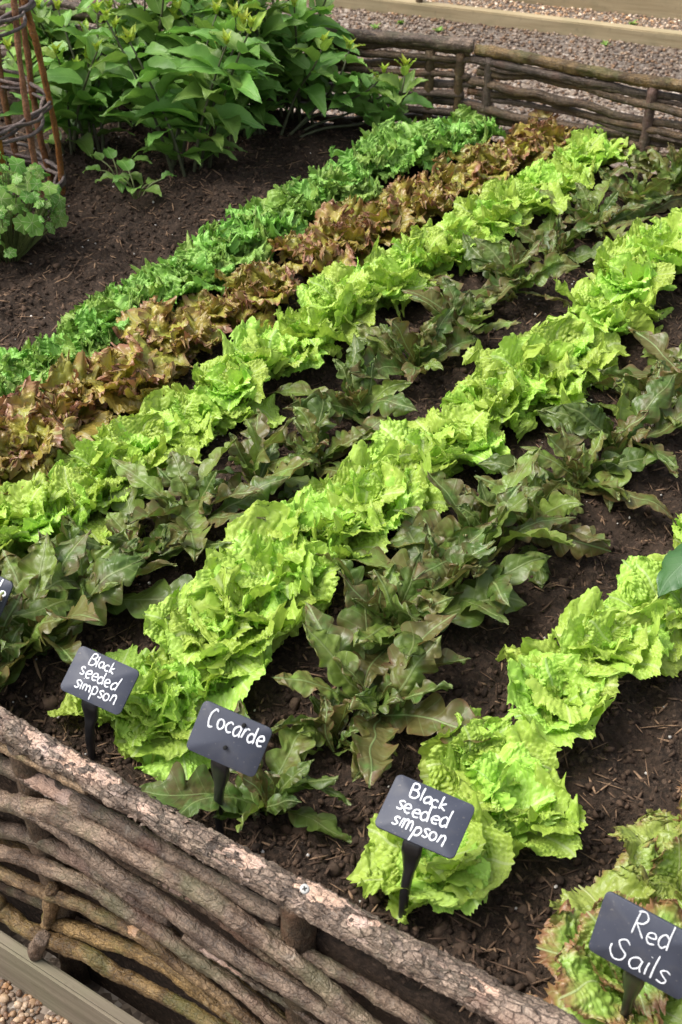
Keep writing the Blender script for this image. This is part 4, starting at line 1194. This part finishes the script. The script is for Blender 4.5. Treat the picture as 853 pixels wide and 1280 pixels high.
def shrub(name, label, bx, by, stems, seed, height, spread=0.35, leafL=(0.095, 0.14), gap=(0.040, 0.062)):
    r = random.Random(seed)
    base = on_z(bx, by, 0.0)
    root = empty(name, (base[0], base[1], 0.0))
    tag(root, label, 'shrub', 'leafy green shrubs at the back of the bed')
    A, S = Acc(), Acc()
    for k in range(stems):
        if isinstance(spread, list):
            pts = np.array(spread[k])
        else:
            a = r.uniform(0, 6.28); lean = r.uniform(0.05, spread)
            h = height * r.uniform(0.6, 1.1)
            b = np.array([r.uniform(-.05, .05), r.uniform(-.05, .05), -0.02])
            d = np.array([math.cos(a), math.sin(a), 0])
            pts = np.array([b, b + d * lean * h * 0.35 + (0, 0, h * 0.45), b + d * lean * h * 0.9 + (0, 0, h * 0.85), b + d * lean * h * 1.15 + (0, 0, h)])
        Q = catmull(pts, 0.012)
        V, Fq, uv = tube(Q, np.linspace(0.0042, 0.0018, len(Q)), 7, cap=False)
        S.add(V, Fq)
        s = np.concatenate([[0], np.cumsum(np.linalg.norm(np.diff(Q, axis=0), axis=1))])
        Lt = s[-1]
        T = np.gradient(Q, axis=0); T /= np.linalg.norm(T, axis=1)[:, None]
        pos = r.uniform(0.05, 0.10); ph = r.uniform(0, 3.14)
        while pos < Lt - 0.004:
            f = pos / Lt
            i = int(np.searchsorted(s, pos)); p = Q[min(i, len(Q) - 1)]; t = T[min(i, len(Q) - 1)]
            tip = np.clip((f - 0.86) / 0.14, 0, 1)
            for sd in (0, math.pi):
                if isinstance(spread, list) and f < 0.5: continue
                if r.random() < 0.06 + 0.35 * max(0, 0.35 - f) / 0.35: continue
                L = r.uniform(*leafL) * (1 - 0.62 * tip ** 1.2) * (0.65 + 0.35 * math.sin(math.pi * min(1, f * 1.1)))
                W = L * r.uniform(0.22, 0.30)
                e = math.radians(r.uniform(0, 42) + tip * 38)
                arch = [e + 0.2, e, e - r.uniform(0.1, 0.55), e - r.uniform(0.2, 1.1) * (1 - tip * 0.7)]
                P, Fq, uv, ed = leaf(20, 13, L, W, arch, ovate, blunt=0.0, serr=0.05, sfreq=26, blis=0.0010, bcell=0.009, cup=r.uniform(0.15, 1.0), ruff=0.0018, rfreq=2.5, seed=r.randint(0, 10 ** 6), noise_amp=0.003, twist=r.uniform(-.4, .4))
                P = P + (0.008, 0, 0)
                P = place(P, ph + sd + r.uniform(-.25, .25), (0, 0, 0), r.uniform(-.3, .3))
                # tilt so that the leaf plane follows the stem's own direction
                ax = np.cross([0, 0, 1.0], t); sn = np.linalg.norm(ax)
                if sn > 1e-4:
                    Mx = np.array(Matrix.Rotation(math.asin(min(1, sn)) * 0.5, 3, Vector(ax / sn)))
                    P = P @ Mx.T
                A.add(P + p, Fq, uv, edge=ed, rnd=r.random(), young=float(tip ** 1.5 * r.uniform(0.5, 1.0)))
            ph += math.pi / 2 + r.uniform(-.3, .3)
            pos += r.uniform(*gap) * (1 - 0.68 * tip)
        # the pale growing tip
        for q in range(5):
            L = r.uniform(0.020, 0.038)
            P, Fq, uv, ed = leaf(8, 7, L, L * 0.2, [1.2, 1.0, 0.8], ovate, blunt=0, cup=1.0, seed=r.randint(0, 10 ** 6))
            A.add(place(P, q * 1.3 + ph) + Q[-1], Fq, uv, edge=ed, rnd=r.random(), young=r.uniform(0.75, 1.0))
    link('foliage', A.mesh('foliage', M['shrub']), root)
    link('stem', S.mesh('stem', M['dark_stem']), root)
    return root

shrub('leafy_shrub', 'broad leafy shrub in the centre front of the shrub group', 238, 222, 10, 1, 0.34, 0.42)
shrub('leafy_shrub', 'leafy shrub with a big drooping leaf just right of the willow frame', 112, 190, 9, 2, 0.30, 0.40)
shrub('leafy_shrub', 'dense tall shrub at the right of the shrub group', 315, 178, 11, 3, 0.42, 0.36)
shrub('leafy_shrub', 'leafy shrub behind the front shrub, left of centre', 172, 155, 10, 4, 0.36, 0.40)
shrub('leafy_shrub', 'leafy shrub at the back left, behind the willow frame', 70, 130, 9, 5, 0.30, 0.40)
shrub('leafy_shrub', 'tall leafy shrub at the back of the group against the hurdle', 255, 135, 11, 6, 0.42, 0.38)
shrub('leafy_shrub', 'leafy shrub next to the bare gap before the sprawling one', 375, 150, 7, 7, 0.33, 0.40)
# the sprawling one on the right: its stems lean out over the soil
w0 = on_z(345, 176, 0.0)
def rel(px, py, z): return tuple(on_z(px, py, z) - w0)
spr = [[(0, 0, -0.02), rel(385, 150, 0.03), rel(430, 128, 0.08), rel(462, 112, 0.12), rel(480, 92, 0.15)],
       [(0, 0, -0.02), rel(400, 162, 0.02), rel(450, 155, 0.03), rel(490, 140, 0.06), rel(503, 112, 0.12), rel(507, 86, 0.16)],
       [(0, 0, -0.02), rel(390, 158, 0.02), rel(440, 140, 0.05), rel(478, 120, 0.09), rel(500, 108, 0.10)],
       [(0, 0, -0.02), rel(370, 120, 0.10), rel(392, 85, 0.18), rel(405, 55, 0.23)],
       [(0, 0, -0.02), rel(400, 130, 0.08), rel(425, 95, 0.15), rel(437, 62, 0.20)]]
shrub('leafy_shrub', 'sprawling shrub leaning right over the soil with long bare stems', 345, 176, 5, 8, 0.3, spr, (0.085, 0.12), (0.022, 0.034))

# small ground plants under the shrubs
def herb(label, bx, by, seed, n=7, L0=0.055):
    r = random.Random(seed)
    b = on_z(bx, by, 0.0)
    root = empty('young_plant', (b[0], b[1], 0.0))
    tag(root, label, 'young plant')
    A, S = Acc(), Acc()
    for i in range(n):
        az = i * 2.4 + r.uniform(-.3, .3); st = r.uniform(0.03, 0.07); el = r.uniform(0.6, 1.1)
        tip = np.array([math.cos(az) * math.cos(el), math.sin(az) * math.cos(el), math.sin(el)]) * st
        Q = catmull(np.array([(0, 0, -0.01), tuple(tip * 0.5 + (0, 0, 0.008)), tuple(tip)]), 0.008)
        V, Fq, uv = tube(Q, 0.0016, 6, cap=False); S.add(V, Fq)
        L = L0 * r.uniform(0.7, 1.2); e = r.uniform(-0.1, 0.4)
        P, Fq, uv, ed = leaf(14, 11, L, L * 0.36, [e + .2, e, e - .4, e - .9], ovate, blunt=0, cup=0.4, ruff=0.002, rfreq=2, seed=seed * 9 + i, noise_amp=0.003)
        A.add(place(P, az, tip), Fq, uv, edge=ed, rnd=r.random(), young=0.0)
    link('foliage', A.mesh('foliage', M['shrub']), root); link('stem', S.mesh('stem', M['stem']), root)
herb('small dark seedling on the bare soil right of the willow frame', 150, 228, 1)
herb('pale low plant with creeping leaves in front of the shrubs', 172, 250, 2, 8, 0.045)

# the big dark leaf that reaches in from the right edge
bl = on_z(930, 770, 0.0)
root = empty('broadleaf_plant', (bl[0], bl[1], 0))
tag(root, 'dark green broad leaf hanging in at the right edge above the lime lettuce', 'plant')
A = Acc(); S = Acc()
tipp = on_plane(893, 678, bl, np.array([0, -1.0, 0])) - bl
Q = catmull(np.array([(0, 0, -0.02), tuple(tipp * 0.6 + (0.01, 0, 0)), tuple(tipp)]), 0.01)
V, Fq, uv = tube(Q, 0.003, 8, cap=False); S.add(V, Fq)
for az, L, e in ((math.radians(205), 0.105, -0.25), (math.radians(60), 0.10, 0.1), (math.radians(-50), 0.11, -0.2)):
    P, Fq, uv, ed = leaf(26, 19, L, L * 0.42, [e + .1, e - 0.1, e - 0.5, e - 0.8], ovate, blunt=0, cup=-0.3, ruff=0.002, rfreq=3, serr=0.03, sfreq=30, seed=77, noise_amp=0.003)
    A.add(place(P, az, tipp, 0.2), Fq, uv, edge=ed, rnd=0.1, young=0.0)
M['broad'] = leaf_mat('broad_leaf', (0.035, 0.125, 0.035), (0.055, 0.16, 0.045), (0.09, 0.2, 0.08), rough=0.45, trans=0.15, young=(0.1, 0.2, 0.05), vein_sp=0.014)
link('foliage', A.mesh('foliage', M['broad']), root); link('stem', S.mesh('stem', M['stem']), root)

# round-leaved plant at the left edge
def round_plant():
    r = random.Random(3)
    b = on_z(12, 320, 0.0)
    root = empty('nasturtium_plant', (b[0], b[1], 0))
    tag(root, 'bushy round leaved plant at the left edge below the willow frame', 'plant')
    A, S = Acc(), Acc()
    nr, na = 8, 42
    for i in range(240):
        a = r.uniform(0, 6.28); rad = 0.125 * math.sqrt(r.random())
        z = 0.03 + (0.185 - 0.6 * rad) * r.uniform(0.1, 1.0) ** 0.7
        c = np.array([rad * math.cos(a) - 0.01, rad * math.sin(a), z])
        R0 = r.uniform(0.007, 0.019)
        rr = np.linspace(0.02, 1, nr); th = np.linspace(0, 2 * np.pi, na, endpoint=False)
        RR, TH = np.meshgrid(rr, th, indexing='ij')
        lob = 1 + 0.11 * np.cos(6 * TH + r.uniform(0, 6)) * RR ** 2 + 0.04 * np.cos(11 * TH) * RR ** 3
        x = RR * lob * np.cos(TH) * R0; y = RR * lob * np.sin(TH) * R0
        zz = R0 * (-0.12 * RR ** 2 + 0.09 * RR ** 2 * np.sin(TH * 3 + r.uniform(0, 6)) + 0.10 * RR ** 2 * np.sin(2 * TH + r.uniform(0, 6)))
        P = np.stack([x, y, zz], -1).reshape(-1, 3)
        out = np.array([math.cos(a) * rad * 6, math.sin(a) * rad * 6, 0.9]) + np.array([r.gauss(0, .55), r.gauss(0, .55) - 0.35, 0])
        q = Vector(out).to_track_quat('Z', 'Y').to_matrix()
        P = P @ np.array(q).T + c
        ang = TH * 7 / (2 * np.pi)
        vd = np.abs(ang - np.round(ang)) * RR * R0
        uv = np.stack([(RR * R0).ravel(), vd.ravel()], -1)
        A.add(P, grid_faces(nr, na, True), uv, edge=RR.ravel(), rnd=r.random())
        Q = catmull(np.array([(c[0] * 0.25, c[1] * 0.25, 0.0), (c[0] * 0.7, c[1] * 0.7, c[2] * 0.6), tuple(c)]), 0.02)
        V, Fq, _ = tube(Q, 0.0011, 5, cap=False); S.add(V, Fq)
    link('foliage', A.mesh('foliage', M['nast']), root); link('stem', S.mesh('stem', M['stem']), root)
round_plant()

# ------------------------------------------------------------------ willow plant frame
def willow_frame():
    c = on_z(-32, 244, 0.0)
    root = empty('willow_obelisk', (c[0], c[1], 0))
    tag(root, 'tapered willow plant support of brown canes tied by woven bands', 'plant support')
    r = random.Random(8)
    H, R0, R1 = 0.75, 0.182, 0.160
    rad = lambda z: R0 + (R1 - R0) * z / H
    n = 12
    for k in range(n):
        a = k * 2 * math.pi / n + 0.12 + r.uniform(-.06, .06)
        j = r.uniform(-.012, .012)
        P = [np.array([rad(z) * math.cos(a) + j * math.sin(z * 9), rad(z) * math.sin(a) + j * math.cos(z * 7), z]) for z in (-0.08, 0.1, 0.3, 0.5, H)]
        link('cane', rod_mesh('cane', P, 0.0068 * r.uniform(0.85, 1.1), M['cane'], 12, 0.008, 1.0, 800 + k * 3, 5), root)
    for z in (0.02, 0.185, 0.385, 0.6):
        for q in range(4):
            zz = z + (q - 1.5) * 0.0085
            pts = []
            for i in range(n * 4 + 3):
                a = i * 2 * math.pi / (n * 4) + 0.12
                w = 0.0115 * math.cos(i * math.pi / 4 * 1.0 + (q % 2) * math.pi)
                w = 0.0105 * (1 if q % 2 else -1) * math.cos(2 * math.pi * i / 8)
                rr = rad(zz) + w
                pts.append((rr * math.cos(a), rr * math.sin(a), zz + 0.006 * math.sin(a * 2 + q * 1.9) + r.uniform(-.0015, .0015)))
            link('woven_band', rod_mesh('woven_band', pts, 0.0036 * r.uniform(0.8, 1.15), M['willow'], 8, 0.008, 0.7, 900 + q, 0), root)
willow_frame()

# ------------------------------------------------------------------ weeds in the far gravel
wk = random.Random(4)
for i, (px, py, lb) in enumerate(((500, 30, 'largest green weed in the far gravel, beside the stake'), (548, 40, 'low green weed in the gravel behind the hurdle corner'), (576, 24, 'small green weed right of the stake by the edging'),
                                  (650, 32, 'small weed close to the front of the edging board'), (757, 57, 'tiny upright weed in the gravel above the right hurdle'), (470, 37, 'faint small weed in the gravel above the long hurdle'),
                                  (790, 32, 'bright tiny weed on the pale gravel beyond the edging'))):
    b = on_z(px, py, GROUND_Z)
    A = Acc()
    for q in range(9):
        L = wk.uniform(0.015, 0.035)
        e = wk.uniform(0.3, 1.2)
        P, Fq, uv, ed = leaf(8, 7, L, L * 0.25, [e, e - .3, e - .8], ovate, blunt=0, cup=0.4, seed=q + i * 20)
        A.add(place(P, q * 2.4), Fq, uv, edge=ed, rnd=wk.random(), young=0.15)
    tag(link('weed', A.mesh('weed', M['shrub']), None, tuple(b)), lb, 'weed', 'weeds in the gravel')
